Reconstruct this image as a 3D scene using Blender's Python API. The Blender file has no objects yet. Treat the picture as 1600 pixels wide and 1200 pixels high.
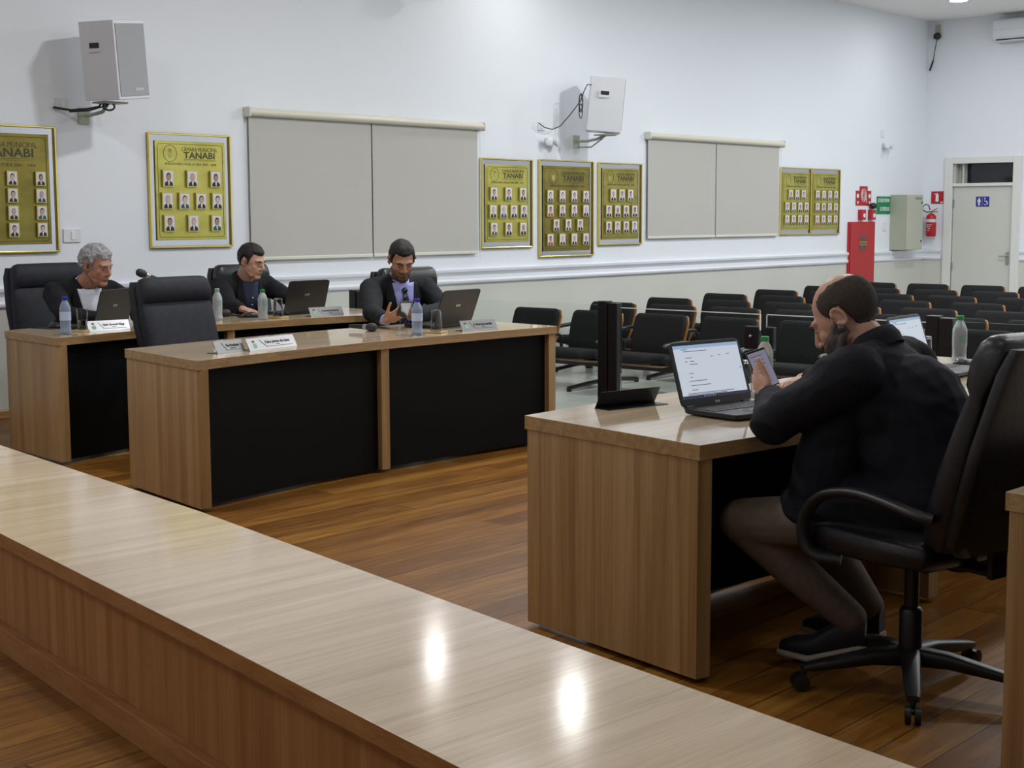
import bpy, bmesh, math, random
from mathutils import Vector, Matrix, noise
from mathutils.bvhtree import BVHTree
random.seed(7)
S = bpy.context.scene
COL = S.collection
R = math.radians

# ---------------------------------------------------------------- camera, world, exposure
cam = bpy.data.objects.new('camera', bpy.data.cameras.new('camera'))
COL.objects.link(cam)
cam.data.sensor_width = 36.0
cam.data.lens = 51.607
cam.data.clip_end = 100
_r, _u, _f = Vector((.66137, -.75005, -.00354)), Vector((.08732, .07231, .99355)), Vector((.74496, .65741, -.11332))
cam.matrix_world = Matrix(((_r.x, _u.x, -_f.x, 0), (_r.y, _u.y, -_f.y, 0), (_r.z, _u.z, -_f.z, 1.4375), (0, 0, 0, 1)))
cam.data.dof.use_dof = False
S.camera = cam
w = bpy.data.worlds.new('night'); S.world = w; w.use_nodes = True
w.node_tree.nodes['Background'].inputs[0].default_value = (.6, .7, .85, 1)
w.node_tree.nodes['Background'].inputs[1].default_value = 0.05
S.view_settings.view_transform = 'Standard'
S.view_settings.look = 'None'
S.view_settings.gamma = 1
S.view_settings.use_curve_mapping = False
S.view_settings.exposure = 0.0
S.cycles.max_bounces = 6
S.cycles.diffuse_bounces = 4
S.cycles.glossy_bounces = 3
S.cycles.transmission_bounces = 6
S.cycles.transparent_max_bounces = 8
S.cycles.sample_clamp_indirect = 4
S.cycles.caustics_reflective = False
S.cycles.caustics_refractive = False

WALL_Y, FAR_X, CEIL = 9.75, 20.136, 4.2
LOW = -0.12      # level of the tiled public area

# ---------------------------------------------------------------- materials
def nt(name):
    m = bpy.data.materials.new(name); m.use_nodes = True
    t = m.node_tree; b = t.nodes['Principled BSDF']
    return m, t, b
def mat(name, col, rough=.5, metal=0, spec=.5, **k):
    m, t, b = nt(name)
    b.inputs['Base Color'].default_value = (*col, 1)
    b.inputs['Roughness'].default_value = rough
    b.inputs['Metallic'].default_value = metal
    b.inputs['Specular IOR Level'].default_value = spec
    for kk, v in k.items():
        b.inputs[kk.replace('_', ' ')].default_value = v
    return m
def noisy(name, c1, c2, scale=8, rough=.6, bump=0, bscale=200, spec=.5, metal=0, stretch=(1, 1, 1)):
    m, t, b = nt(name)
    tc = t.nodes.new('ShaderNodeTexCoord'); mp = t.nodes.new('ShaderNodeMapping')
    mp.inputs['Scale'].default_value = stretch
    t.links.new(tc.outputs['Object'], mp.inputs[0])
    n = t.nodes.new('ShaderNodeTexNoise'); n.inputs['Scale'].default_value = scale; n.inputs['Detail'].default_value = 4
    t.links.new(mp.outputs[0], n.inputs['Vector'])
    r = t.nodes.new('ShaderNodeValToRGB'); r.color_ramp.elements[0].position = .3; r.color_ramp.elements[1].position = .7
    r.color_ramp.elements[0].color = (*c1, 1); r.color_ramp.elements[1].color = (*c2, 1)
    t.links.new(n.outputs['Fac'], r.inputs[0]); t.links.new(r.outputs[0], b.inputs['Base Color'])
    b.inputs['Roughness'].default_value = rough; b.inputs['Specular IOR Level'].default_value = spec
    b.inputs['Metallic'].default_value = metal
    if bump:
        n2 = t.nodes.new('ShaderNodeTexNoise'); n2.inputs['Scale'].default_value = bscale
        t.links.new(tc.outputs['Object'], n2.inputs['Vector'])
        bp = t.nodes.new('ShaderNodeBump'); bp.inputs['Strength'].default_value = bump; bp.inputs['Distance'].default_value = .003
        t.links.new(n2.outputs['Fac'], bp.inputs['Height']); t.links.new(bp.outputs[0], b.inputs['Normal'])
    return m
def wood(name, axis, cols, rough=.3, across=30, along=1.0, spec=.5, coat=0, rotz=0, mottled=.5):
    """laminate: grain lines that run along one object axis"""
    m, t, b = nt(name)
    tc = t.nodes.new('ShaderNodeTexCoord')
    mp = t.nodes.new('ShaderNodeMapping')
    mp.inputs['Rotation'].default_value = (0, 0, rotz)
    sc = [across] * 3; sc['XYZ'.index(axis)] = along
    mp2 = t.nodes.new('ShaderNodeMapping'); mp2.inputs['Scale'].default_value = sc
    t.links.new(tc.outputs['Object'], mp.inputs[0]); t.links.new(mp.outputs[0], mp2.inputs[0])
    n1 = t.nodes.new('ShaderNodeTexNoise'); n1.inputs['Scale'].default_value = .45; n1.inputs['Detail'].default_value = 3
    n2 = t.nodes.new('ShaderNodeTexNoise'); n2.inputs['Scale'].default_value = 2.6; n2.inputs['Detail'].default_value = 5; n2.inputs['Roughness'].default_value = .7
    n1.inputs['Distortion'].default_value = .6
    for n in (n1, n2): t.links.new(mp2.outputs[0], n.inputs['Vector'])
    mx = t.nodes.new('ShaderNodeMath'); mx.operation = 'MULTIPLY_ADD'; mx.inputs[1].default_value = mottled
    m2 = t.nodes.new('ShaderNodeMath'); m2.operation = 'MULTIPLY'; m2.inputs[1].default_value = 1 - mottled
    t.links.new(n2.outputs['Fac'], m2.inputs[0]); t.links.new(n1.outputs['Fac'], mx.inputs[0]); t.links.new(m2.outputs[0], mx.inputs[2])
    r = t.nodes.new('ShaderNodeValToRGB'); e = r.color_ramp.elements
    e[0].position = .36; e[1].position = .64; e[0].color = (*cols[0], 1); e[1].color = (*cols[2], 1)
    k = r.color_ramp.elements.new(.5); k.color = (*cols[1], 1)
    t.links.new(mx.outputs[0], r.inputs[0]); t.links.new(r.outputs[0], b.inputs['Base Color'])
    b.inputs['Roughness'].default_value = rough; b.inputs['Specular IOR Level'].default_value = spec
    b.inputs['Coat Weight'].default_value = coat; b.inputs['Coat Roughness'].default_value = .05
    return m
def emit(name, col, s):
    m, t, b = nt(name)
    b.inputs['Base Color'].default_value = (0, 0, 0, 1)
    b.inputs['Emission Color'].default_value = (*col, 1); b.inputs['Emission Strength'].default_value = s
    b.inputs['Roughness'].default_value = .3
    return m
def planks(name):
    m, t, b = nt(name)
    tc = t.nodes.new('ShaderNodeTexCoord')
    br = t.nodes.new('ShaderNodeTexBrick')
    br.inputs['Scale'].default_value = 1; br.inputs['Brick Width'].default_value = 3.1; br.inputs['Row Height'].default_value = .15
    br.inputs['Mortar Size'].default_value = .0026; br.inputs['Mortar Smooth'].default_value = .3; br.offset = .37; br.inputs['Bias'].default_value = 0
    br.inputs['Color1'].default_value = (.3, .3, .3, 1); br.inputs['Color2'].default_value = (.9, .9, .9, 1); br.inputs['Mortar'].default_value = (0, 0, 0, 1)
    t.links.new(tc.outputs['Object'], br.inputs['Vector'])
    mp = t.nodes.new('ShaderNodeMapping'); mp.inputs['Scale'].default_value = (1.3, 16, 1); t.links.new(tc.outputs['Object'], mp.inputs[0])
    n = t.nodes.new('ShaderNodeTexNoise'); n.inputs['Scale'].default_value = 1.6; n.inputs['Detail'].default_value = 6; n.inputs['Distortion'].default_value = 1.2
    t.links.new(mp.outputs[0], n.inputs['Vector'])
    a = t.nodes.new('ShaderNodeMath'); a.operation = 'MULTIPLY_ADD'; a.inputs[1].default_value = .8
    s2 = t.nodes.new('ShaderNodeMath'); s2.operation = 'MULTIPLY'; s2.inputs[1].default_value = .48
    t.links.new(br.outputs['Color'], s2.inputs[0]); t.links.new(n.outputs['Fac'], a.inputs[0]); t.links.new(s2.outputs[0], a.inputs[2])
    r = t.nodes.new('ShaderNodeValToRGB'); e = r.color_ramp.elements
    e[0].position = .40; e[0].color = (.090, .031, .005, 1); e[1].position = .95; e[1].color = (.34, .16, .028, 1)
    k = e.new(.68); k.color = (.20, .08, .012, 1)
    t.links.new(a.outputs[0], r.inputs[0])
    mx = t.nodes.new('ShaderNodeMixRGB'); mx.blend_type = 'MIX'; mx.inputs['Color2'].default_value = (.055, .022, .007, 1)
    t.links.new(br.outputs['Fac'], mx.inputs['Fac']); t.links.new(r.outputs[0], mx.inputs['Color1'])
    t.links.new(mx.outputs[0], b.inputs['Base Color'])
    b.inputs['Roughness'].default_value = .3
    n3 = t.nodes.new('ShaderNodeTexNoise'); n3.inputs['Scale'].default_value = 3
    t.links.new(tc.outputs['Object'], n3.inputs['Vector'])
    mr = t.nodes.new('ShaderNodeMapRange'); mr.inputs['To Min'].default_value = .28; mr.inputs['To Max'].default_value = .46
    b.inputs['Specular IOR Level'].default_value = .24; t.links.new(n3.outputs['Fac'], mr.inputs['Value']); t.links.new(mr.outputs[0], b.inputs['Roughness'])
    bp = t.nodes.new('ShaderNodeBump'); bp.inputs['Strength'].default_value = .4; bp.inputs['Distance'].default_value = .002; bp.invert = True
    t.links.new(br.outputs['Fac'], bp.inputs['Height']); t.links.new(bp.outputs[0], b.inputs['Normal'])
    return m
def tiles(name):
    m, t, b = nt(name)
    tc = t.nodes.new('ShaderNodeTexCoord')
    br = t.nodes.new('ShaderNodeTexBrick'); br.offset = 0
    br.inputs['Scale'].default_value = 1; br.inputs['Brick Width'].default_value = .6; br.inputs['Row Height'].default_value = .6
    br.inputs['Mortar Size'].default_value = .003; br.inputs['Color1'].default_value = (.56, .58, .55, 1); br.inputs['Color2'].default_value = (.50, .52, .49, 1); br.inputs['Mortar'].default_value = (.36, .37, .35, 1)
    t.links.new(tc.outputs['Object'], br.inputs['Vector'])
    n = t.nodes.new('ShaderNodeTexNoise'); n.inputs['Scale'].default_value = 1.5; n.inputs['Detail'].default_value = 6
    t.links.new(tc.outputs['Object'], n.inputs['Vector'])
    mx = t.nodes.new('ShaderNodeMixRGB'); mx.blend_type = 'OVERLAY'; mx.inputs['Fac'].default_value = .5
    t.links.new(br.outputs['Color'], mx.inputs['Color1']); t.links.new(n.outputs['Fac'], mx.inputs['Color2'])
    t.links.new(mx.outputs[0], b.inputs['Base Color']); b.inputs['Roughness'].default_value = .18
    return m
def twotone(name, up, dn, zsplit):
    m, t, b = nt(name)
    g = t.nodes.new('ShaderNodeNewGeometry'); sp = t.nodes.new('ShaderNodeSeparateXYZ'); t.links.new(g.outputs['Position'], sp.inputs[0])
    gt = t.nodes.new('ShaderNodeMath'); gt.operation = 'GREATER_THAN'; gt.inputs[1].default_value = zsplit; t.links.new(sp.outputs['Z'], gt.inputs[0])
    mx = t.nodes.new('ShaderNodeMixRGB'); mx.inputs['Color1'].default_value = (*dn, 1); mx.inputs['Color2'].default_value = (*up, 1)
    t.links.new(gt.outputs[0], mx.inputs['Fac']); t.links.new(mx.outputs[0], b.inputs['Base Color'])
    b.inputs['Roughness'].default_value = .55; b.inputs['Specular IOR Level'].default_value = .3
    n = t.nodes.new('ShaderNodeTexNoise'); n.inputs['Scale'].default_value = 60; tc = t.nodes.new('ShaderNodeTexCoord')
    t.links.new(tc.outputs['Object'], n.inputs['Vector'])
    bp = t.nodes.new('ShaderNodeBump'); bp.inputs['Strength'].default_value = .06; bp.inputs['Distance'].default_value = .002
    t.links.new(n.outputs['Fac'], bp.inputs['Height']); t.links.new(bp.outputs[0], b.inputs['Normal'])
    return m

OAK = ((.26, .145, .055), (.355, .215, .092), (.445, .29, .135))
OAKT = ((.46, .345, .22), (.57, .445, .305), (.68, .55, .40))
M = {}
M['top'] = wood('oak_laminate_top', 'X', OAKT, rough=.07, across=26, spec=.6, rotz=0)
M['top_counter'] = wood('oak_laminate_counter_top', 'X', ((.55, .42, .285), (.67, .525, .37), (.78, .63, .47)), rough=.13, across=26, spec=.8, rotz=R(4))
M['edge'] = wood('oak_laminate_edge', 'X', OAK, rough=.3, across=60, along=2)
OAK_BOUNCE = ((.27, .110, .032), (.36, .160, .050), (.44, .215, .078))  # counter oak reddened: orange light bounced off the floor, put into the colour
M['side_bounce'] = wood('oak_laminate_side_floor_bounce', 'Z', OAK_BOUNCE, rough=.35, across=34, along=.9, mottled=.6)
M['edge_bounce'] = wood('oak_laminate_edge_floor_bounce', 'Y', OAK_BOUNCE, rough=.35, across=60, along=2)
M['edge_y'] = wood('oak_laminate_edge_lengthwise', 'Y', OAK, rough=.3, across=60, along=2)
M['side'] = wood('oak_laminate_side', 'Z', OAK, rough=.3, across=34, along=.9, mottled=.6)
M['black_panel'] = mat('black_laminate', (.0035, .0035, .0038), .55, spec=.12)
M['floor'] = planks('amber_plank_floor')
M['tile'] = tiles('pale_tile_floor')
M['wall'] = twotone('two_tone_wall_paint', (.80, .83, .88), (.60, .60, .555), .86)
M['ceil'] = mat('ceiling_paint', (.84, .82, .80), .8, spec=.2)
M['white'] = mat('white_paint', (.72, .74, .78), .35)
M['trimw'] = mat('white_moulding', (.76, .78, .84), .3)
M['cream'] = mat('cream_enamel', (.70, .69, .60), .35)
M['door'] = mat('pale_door_paint', (.60, .61, .56), .4)
M['blind'] = noisy('blind_fabric', (.50, .485, .455), (.53, .515, .485), 300, .9, spec=.1)
M['black'] = mat('black_plastic', (.012, .012, .013), .4)
M['blackm'] = mat('black_metal', (.01, .01, .011), .3, spec=.5)
M['blackfab'] = noisy('black_chair_fabric', (.010, .010, .011), (.018, .018, .019), 60, .85, .3, 300, spec=.2)
M['ply'] = wood('plywood_shell', 'Z', ((.25, .10, .03), (.35, .16, .05), (.45, .22, .08)), rough=.35, across=60)
M['leather_g'] = noisy('grey_leather', (.019, .020, .027), (.027, .028, .036), 30, .62, .25, 120, spec=.22)
M['leather_k'] = noisy('black_leather', (.009, .009, .011), (.014, .014, .017), 30, .36, .35, 60, spec=.5)
M['brass'] = mat('polished_brass', (.75, .60, .16), .22, 1)
M['brassplate'] = noisy('brushed_brass_plate', (.42, .37, .08), (.58, .53, .14), 3, .38, metal=.75, stretch=(1, 1, 3))
M['brassdark'] = noisy('aged_brass_plate', (.20, .16, .035), (.30, .25, .06), 3, .42, metal=.75, stretch=(1, 1, 3))
M['brassmid'] = noisy('mid_brass_plate', (.30, .25, .055), (.42, .37, .10), 3, .40, metal=.75, stretch=(1, 1, 3))
M['engrave'] = mat('engraved_lettering', (.03, .035, .01), .5)
M['mirror'] = mat('mirror_backing', (.50, .50, .53), .05, 1)
M['glass'] = mat('partition_glass', (.93, .97, .95), .02, Transmission_Weight=1.0, IOR=1.1)
M['clear'] = mat('clear_glass', (.97, .98, 1), .02, Transmission_Weight=1.0, IOR=1.33)
M['pet'] = mat('clear_bottle_with_water', (.80, .85, .90), .22, Transmission_Weight=.62, IOR=1.2)
M['petb'] = mat('bluish_bottle_with_water', (.55, .68, .95), .22, Transmission_Weight=.62, IOR=1.2)
M['red'] = mat('red_enamel', (.42, .012, .018), .35)
M['green'] = mat('sign_green', (.0, .22, .08), .4)
M['blue'] = mat('sign_blue', (.02, .025, .28), .4)
M['signw'] = mat('sign_white', (.8, .8, .8), .5)
M['steel'] = mat('satin_steel', (.5, .5, .52), .3, 1)
M['plate'] = mat('silver_nameplate', (.62, .62, .66), .22, .85)
M['cabinet'] = mat('grey_green_cabinet', (.40, .43, .34), .45)
def mirror_frames(): pass

# ---------------------------------------------------------------- mesh helpers
class MB:
    def __init__(s): s.v = []; s.f = []; s.m = []
    def add(s, vs, fs, m=0):
        o = len(s.v); s.v += [Vector(v) for v in vs]
        s.f += [[i + o for i in f] for f in fs]; s.m += [m] * len(fs); return s
    def box(s, c, d, m=0, rot=None):
        c = Vector(c); x, y, z = d[0] / 2, d[1] / 2, d[2] / 2
        vs = [Vector((i * x, j * y, k * z)) for i in (-1, 1) for j in (-1, 1) for k in (-1, 1)]
        if rot is not None: vs = [rot @ v for v in vs]
        return s.add([v + c for v in vs], [(0, 1, 3, 2), (4, 6, 7, 5), (0, 4, 5, 1), (2, 3, 7, 6), (0, 2, 6, 4), (1, 5, 7, 3)], m)
    def prism(s, poly, z0, z1, m=0, mtop=None, mside=None):
        n = len(poly)
        a = sum(poly[i][0] * poly[(i + 1) % n][1] - poly[(i + 1) % n][0] * poly[i][1] for i in range(n))
        if a < 0: poly = poly[::-1]
        vs = [(p[0], p[1], z0) for p in poly] + [(p[0], p[1], z1) for p in poly]
        s.add(vs, [list(range(n))[::-1]], m if mside is None else mside)
        o = len(s.v) - 2 * n
        s.f.append([o + n + i for i in range(n)]); s.m.append(m if mtop is None else mtop)
        for i in range(n):
            j = (i + 1) % n; s.f.append([o + i, o + j, o + n + j, o + n + i]); s.m.append(m if mside is None else mside)
        return s
    def ring(s, pts, m=0, cap0=True, cap1=True, loop=False):
        n = len(pts[0]); vs = [p for r in pts for p in r]; fs = []
        K = len(pts)
        for k in range(K if loop else K - 1):
            a = k * n; b2 = ((k + 1) % K) * n
            for i in range(n):
                j = (i + 1) % n; fs.append((a + i, a + j, b2 + j, b2 + i))
        if not loop:
            if cap0: fs.append(list(range(n))[::-1])
            if cap1: fs.append([(K - 1) * n + i for i in range(n)])
        return s.add(vs, fs, m)
    def lathe(s, prof, o=(0, 0, 0), seg=24, m=0, rot=None, caps=True):
        o = Vector(o); pts = []
        for r, z in prof:
            q = [Vector((r * math.cos(2 * math.pi * i / seg), r * math.sin(2 * math.pi * i / seg), z)) for i in range(seg)]
            if rot is not None: q = [rot @ v for v in q]
            pts.append([v + o for v in q])
        return s.ring(pts, m, caps, caps)
    def tube(s, path, r, seg=10, m=0, flat=None, loop=False):
        path = [Vector(p) for p in path]; n = len(path)
        rr = r if isinstance(r, (list, tuple)) else [r] * n
        up = None; pts = []
        for i in range(n):
            a = path[(i - 1) % n] if (loop or i > 0) else path[i]; b2 = path[(i + 1) % n] if (loop or i < n - 1) else path[i]
            t = (b2 - a).normalized()
            if up is None:
                up = Vector((0, 0, 1)) if abs(t.z) < .9 else Vector((1, 0, 0))
            x = t.cross(up).normalized(); up = x.cross(t).normalized()
            fx, fy = flat if flat else (1, 1)
            pts.append([path[i] + x * (math.cos(2 * math.pi * k / seg) * rr[i] * fx) + up * (math.sin(2 * math.pi * k / seg) * rr[i] * fy) for k in range(seg)])
        return s.ring(pts, m, loop=loop)
    def ell(s, c, r, rot=None, seg=20, m=0, nr=12):
        c = Vector(c); pts = []
        for k in range(1, nr):
            a = math.pi * k / nr - math.pi / 2
            pts.append([Vector((r[0] * math.cos(a) * math.cos(2 * math.pi * i / seg), r[1] * math.cos(a) * math.sin(2 * math.pi * i / seg), r[2] * math.sin(a))) for i in range(seg)])
        if rot is not None: pts = [[rot @ v for v in q] for q in pts]
        pts = [[v + c for v in q] for q in pts]
        return s.ring(pts, m)
    def cap(s, a, ra, b2, rb, seg=14, m=0):
        """tapered capsule"""
        a, b2 = Vector(a), Vector(b2); t = (b2 - a)
        L = t.length; t = t.normalized() if L > 1e-6 else Vector((0, 0, 1))
        q = t.to_track_quat('Z', 'Y').to_matrix(); pts = []
        for k in range(1, 5): an = -math.pi / 2 + k * math.pi / 10; pts.append((ra * math.cos(an), ra * math.sin(an)))
        pts.append((ra, 0)); pts.append((rb, L))
        for k in range(1, 5): an = k * math.pi / 10; pts.append((rb * math.cos(an), L + rb * math.sin(an)))
        return s.lathe(pts, a, seg, m, q)
    def loft(s, secs, e=4, seg=20, m=0):
        """secs: (center, uaxis, vaxis, half u, half v) rounded-rectangle sections"""
        pts = []
        for c, ua, va, hu, hv in secs:
            c, ua, va = Vector(c), Vector(ua), Vector(va); q = []
            for i in range(seg):
                a = 2 * math.pi * i / seg; ca, sa = math.cos(a), math.sin(a)
                q.append(c + ua * (hu * math.copysign(abs(ca) ** (2 / e), ca)) + va * (hv * math.copysign(abs(sa) ** (2 / e), sa)))
            pts.append(q)
        return s.ring(pts, m)
    def poly3(s, pts, m=0): return s.add(pts, [list(range(len(pts)))], m)
    def xf(s, Mx):
        s.v = [Mx @ v for v in s.v]; return s
    def mesh(s, name, off=(0, 0, 0)):
        off = Vector(off); me = bpy.data.meshes.new(name)
        me.from_pydata([v - off for v in s.v], [], s.f); me.update()
        for p, mi in zip(me.polygons, s.m): p.material_index = mi
        return me
    def build(s, name, mats, parent=None, loc=(0, 0, 0), smooth=None, bevel=0, bseg=2, off=(0, 0, 0), sub=0, rot=(0, 0, 0), fixn=True):
        me = s.mesh(name, off)
        if fixn:
            bm = bmesh.new(); bm.from_mesh(me); bmesh.ops.recalc_face_normals(bm, faces=bm.faces); bm.to_mesh(me); bm.free()
        if not isinstance(mats, (list, tuple)): mats = [mats]
        for q in mats: me.materials.append(q)
        if smooth is not None:
            me.polygons.foreach_set('use_smooth', [True] * len(me.polygons)); me.set_sharp_from_angle(angle=R(smooth))
        o = bpy.data.objects.new(name, me); COL.objects.link(o)
        o.location = loc; o.rotation_euler = rot
        if parent is not None: o.parent = parent
        if bevel:
            b = o.modifiers.new('bevel', 'BEVEL'); b.width = bevel; b.segments = bseg; b.limit_method = 'ANGLE'; b.angle_limit = R(40)
        if sub:
            b = o.modifiers.new('sub', 'SUBSURF'); b.levels = sub; b.render_levels = sub
        return o
def thing(name, label, cat, loc=(0, 0, 0), rotz=0, group=None):
    o = bpy.data.objects.new(name, None); COL.objects.link(o); o.empty_display_size = .1
    o.location = loc; o.rotation_euler = (0, 0, rotz); tag(o, label, cat, group); return o
def tag(o, label, cat, group=None):
    o['label'] = label; o['category'] = cat
    if group: o['group'] = group
    return o
def struct(o): o['kind'] = 'structure'; return o
def copy_tree(o, parent=None):
    c = o.copy(); COL.objects.link(c)
    if parent is not None: c.parent = parent
    for ch in list(o.children): copy_tree(ch, c)
    return c
_tc = {}
def text_pts(body, size, bold=False, depth=.0006):
    k = (body, size, bold)
    if k in _tc: return _tc[k]
    cu = bpy.data.curves.new('t', 'FONT'); cu.body = body; cu.size = size; cu.extrude = depth; cu.align_x = 'CENTER'; cu.resolution_u = 2
    if bold: cu.offset = size * .02
    o = bpy.data.objects.new('t', cu); COL.objects.link(o)
    dg = bpy.context.evaluated_depsgraph_get(); dg.update()
    me = bpy.data.meshes.new_from_object(o.evaluated_get(dg))
    vs = [v.co.copy() for v in me.vertices]; fs = [list(p.vertices) for p in me.polygons]
    bpy.data.objects.remove(o); bpy.data.curves.remove(cu); bpy.data.meshes.remove(me)
    _tc[k] = (vs, fs); return _tc[k]
def add_text(mb, body, size, Mx, m=0, bold=False, sx=1.0, fit=None):
    """text in its own XY plane, placed by matrix; fit = wanted width"""
    vs, fs = text_pts(body, size, bold)
    if fit:
        w_ = max(v.x for v in vs) - min(v.x for v in vs); sx = fit / w_
    mb.add([Mx @ Vector((v.x * sx, v.y, v.z)) for v in vs], fs, m)
def frame_mx(o, x, y):
    x, y = Vector(x).normalized(), Vector(y).normalized(); z = x.cross(y)
    return Matrix(((x.x, y.x, z.x, o[0]), (x.y, y.y, z.y, o[1]), (x.z, y.z, z.z, o[2]), (0, 0, 0, 1)))
def remesh(mb, voxel, smooth=3, fac=.5):
    me = mb.mesh('tmp'); o = bpy.data.objects.new('tmp', me); COL.objects.link(o)
    r = o.modifiers.new('r', 'REMESH'); r.mode = 'VOXEL'; r.voxel_size = voxel; r.use_smooth_shade = True
    if smooth:
        q = o.modifiers.new('s', 'SMOOTH'); q.factor = fac; q.iterations = smooth
    dg = bpy.context.evaluated_depsgraph_get(); dg.update()
    out = bpy.data.meshes.new_from_object(o.evaluated_get(dg))
    bpy.data.objects.remove(o); bpy.data.meshes.remove(me)
    return out
def mesh_obj(me, name, mats, parent=None, off=(0, 0, 0), smooth=True):
    if not isinstance(mats, (list, tuple)): mats = [mats]
    me.name = name; me.materials.clear()
    for q in mats: me.materials.append(q)
    if any(off): me.transform(Matrix.Translation(-Vector(off)))
    if smooth: me.polygons.foreach_set('use_smooth', [True] * len(me.polygons))
    o = bpy.data.objects.new(name, me); COL.objects.link(o)
    if parent is not None: o.parent = parent
    return o

# ---------------------------------------------------------------- lamps of the hall
def area(name, loc, size, power, col=(1, .96, .9), rot=(0, 0, 0), parent=None, spread=180):
    l = bpy.data.lights.new(name, 'AREA'); l.shape = 'DISK'; l.size = size; l.energy = power; l.color = col; l.spread = R(spread)
    o = bpy.data.objects.new(name, l); COL.objects.link(o); o.location = loc; o.rotation_euler = rot
    if parent: o.parent = parent
    return o
lampm = emit('lamp_diffuser', (1, .97, .92), 30)
def downlight(x, y, power, label, size=.24, z=CEIL, col=(.95, .98, 1.0), glow=None):
    t = thing('ceiling_light', label, 'ceiling light', (x, y, z), 0, 'round downlights in the ceiling')
    b = MB(); b.lathe([(.14, 0), (.14, -.012), (.115, -.014), (.112, -.002)], seg=32); b.build('trim_ring', M['white'], t, smooth=40)
    b = MB(); b.lathe([(.112, -.004), (.0005, -.006)], seg=32); b.build('diffuser', lampm if glow is None else emit('bright_lamp_diffuser', (1, .97, .92), glow), t, smooth=60)
    area('ceiling_light_glow', (0, 0, -.03), size, power, col, parent=t)
    return t
LPX = [(-1.6, 'behind'), (2.2, ''), (6.0, ''), (9.8, ''), (14.0, ''), (18.4, '')]
downlight(18.38, 8.5, 10, 'round white recessed downlight glowing near the far corner of the ceiling')
downlight(10.9, 8.84, 6, 'round white recessed downlight above the second wall speaker, mirrored in the counter', glow=70)
for x, lx in ((-1.0, 'behind the camera'), (3.2, 'over the front desks'), (7.4, 'over the partition'), (12.6, 'over the first audience rows'), (16.4, 'over the last audience rows')):
    for y, ly in ((6.6, 'toward the long wall'), (4.2, 'along the middle'), (1.4, 'toward the right wall')):
        k_ = {-1.0: (.35, .30, .10), 3.2: (.72, .38, .05), 7.4: (1.1, .8, .3), 12.6: (1.3, 1.1, 1.0), 16.4: (1.3, 1.1, 1.1)}[x][(6.6, 4.2, 1.4).index(y)]
        downlight(x, y, 66 * k_, 'round recessed downlight out of the picture %s, %s' % (lx, ly), size=.3)
# a wall floodlight above the blinds
t = thing('wall_floodlight', 'bright floodlight high on the long wall above the wide blind', 'wall light', (9.66, 9.5, 3.55))
MB().box((0, .06, 0), (.26, .1, .2)).build('housing', M['white'], t, bevel=.01)
MB().box((0, .19, 0), (.06, .12, .05)).build('bracket', M['white'], t)
MB().box((0, .005, 0), (.19, .012, .12)).build('lens', emit('floodlight_lens', (1, .97, .93), 45), t)

# ---------------------------------------------------------------- the room
b = MB(); b.box((2.6, 4.475, -.1), (11.2, 10.6, .2)); struct(b.build('floor', M['floor']))
b = MB(); b.box((14.2, 4.475, LOW - .1), (12.0, 10.6, .2)); struct(b.build('floor', M['tile']))
b = MB(); b.box((8.6, WALL_Y + .1, 2.0), (23.4, .2, 4.4)); struct(b.build('wall_left', M['wall']))
b = MB(); b.box((FAR_X + .1, 3.81, 2.0), (.2, 9.22, 4.4)); b.box((FAR_X + .1, 9.58, 2.0), (.2, .54, 4.4)); b.box((FAR_X + .1, 8.865, 3.205), (.2, .89, 1.99)); b.box((FAR_X + .28, 8.865, 1.0), (.02, 1.2, 2.6)); struct(b.build('wall_back', M['wall']))
b = MB(); b.box((8.6, -.9, 2.0), (23.4, .2, 4.4)); struct(b.build('wall_right', M['wall']))
b = MB(); b.box((-3.05, 4.475, 2.0), (.2, 10.6, 4.4)); struct(b.build('wall_front', M['wall']))
b = MB(); b.box((8.6, 4.475, CEIL + .05), (23.4, 10.8, .1)); struct(b.build('ceiling', M['ceil']))
# mouldings: profile swept along the walls
def rail(name, axis, a0, a1, wall, z0, prof, m=None):
    b = MB(); pts = []
    for a in (a0, a1):
        q = [((a, wall - d, z0 + z) if axis == 'x' else (wall - d, a, z0 + z)) for d, z in prof]
        pts.append(q)
    b.ring(pts); return struct(b.build(name, m or M['trimw'], smooth=25))
dado = [(0, .0), (.012, .0), (.026, .012), (.030, .03), (.016, .05), (.012, .08), (.022, .105), (.034, .118), (.036, .14), (.02, .15), (0, .152)]
rail('trim_1', 'x', -2.95, 17.875, WALL_Y, .793, dado)
rail('trim_4', 'x', 18.595, FAR_X, WALL_Y, .793, dado)
rail('trim_2', 'y', 9.46, WALL_Y, FAR_X, .793, dado)
rail('trim_3', 'y', -.8, 8.33, FAR_X, .793, dado)
bb = [(0, 0), (.016, 0), (.016, .05), (.010, .062), (0, .064)]
rail('baseboard_left', 'x', -2.95, 8.2, WALL_Y, 0, bb, M['edge'])
rail('baseboard_left_tiled', 'x', 8.2, FAR_X, WALL_Y, LOW, bb, M['white'])['kind'] = 'structure'
bpy.data.objects['baseboard_left_tiled'].name = 'baseboard_leftpublic'

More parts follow.
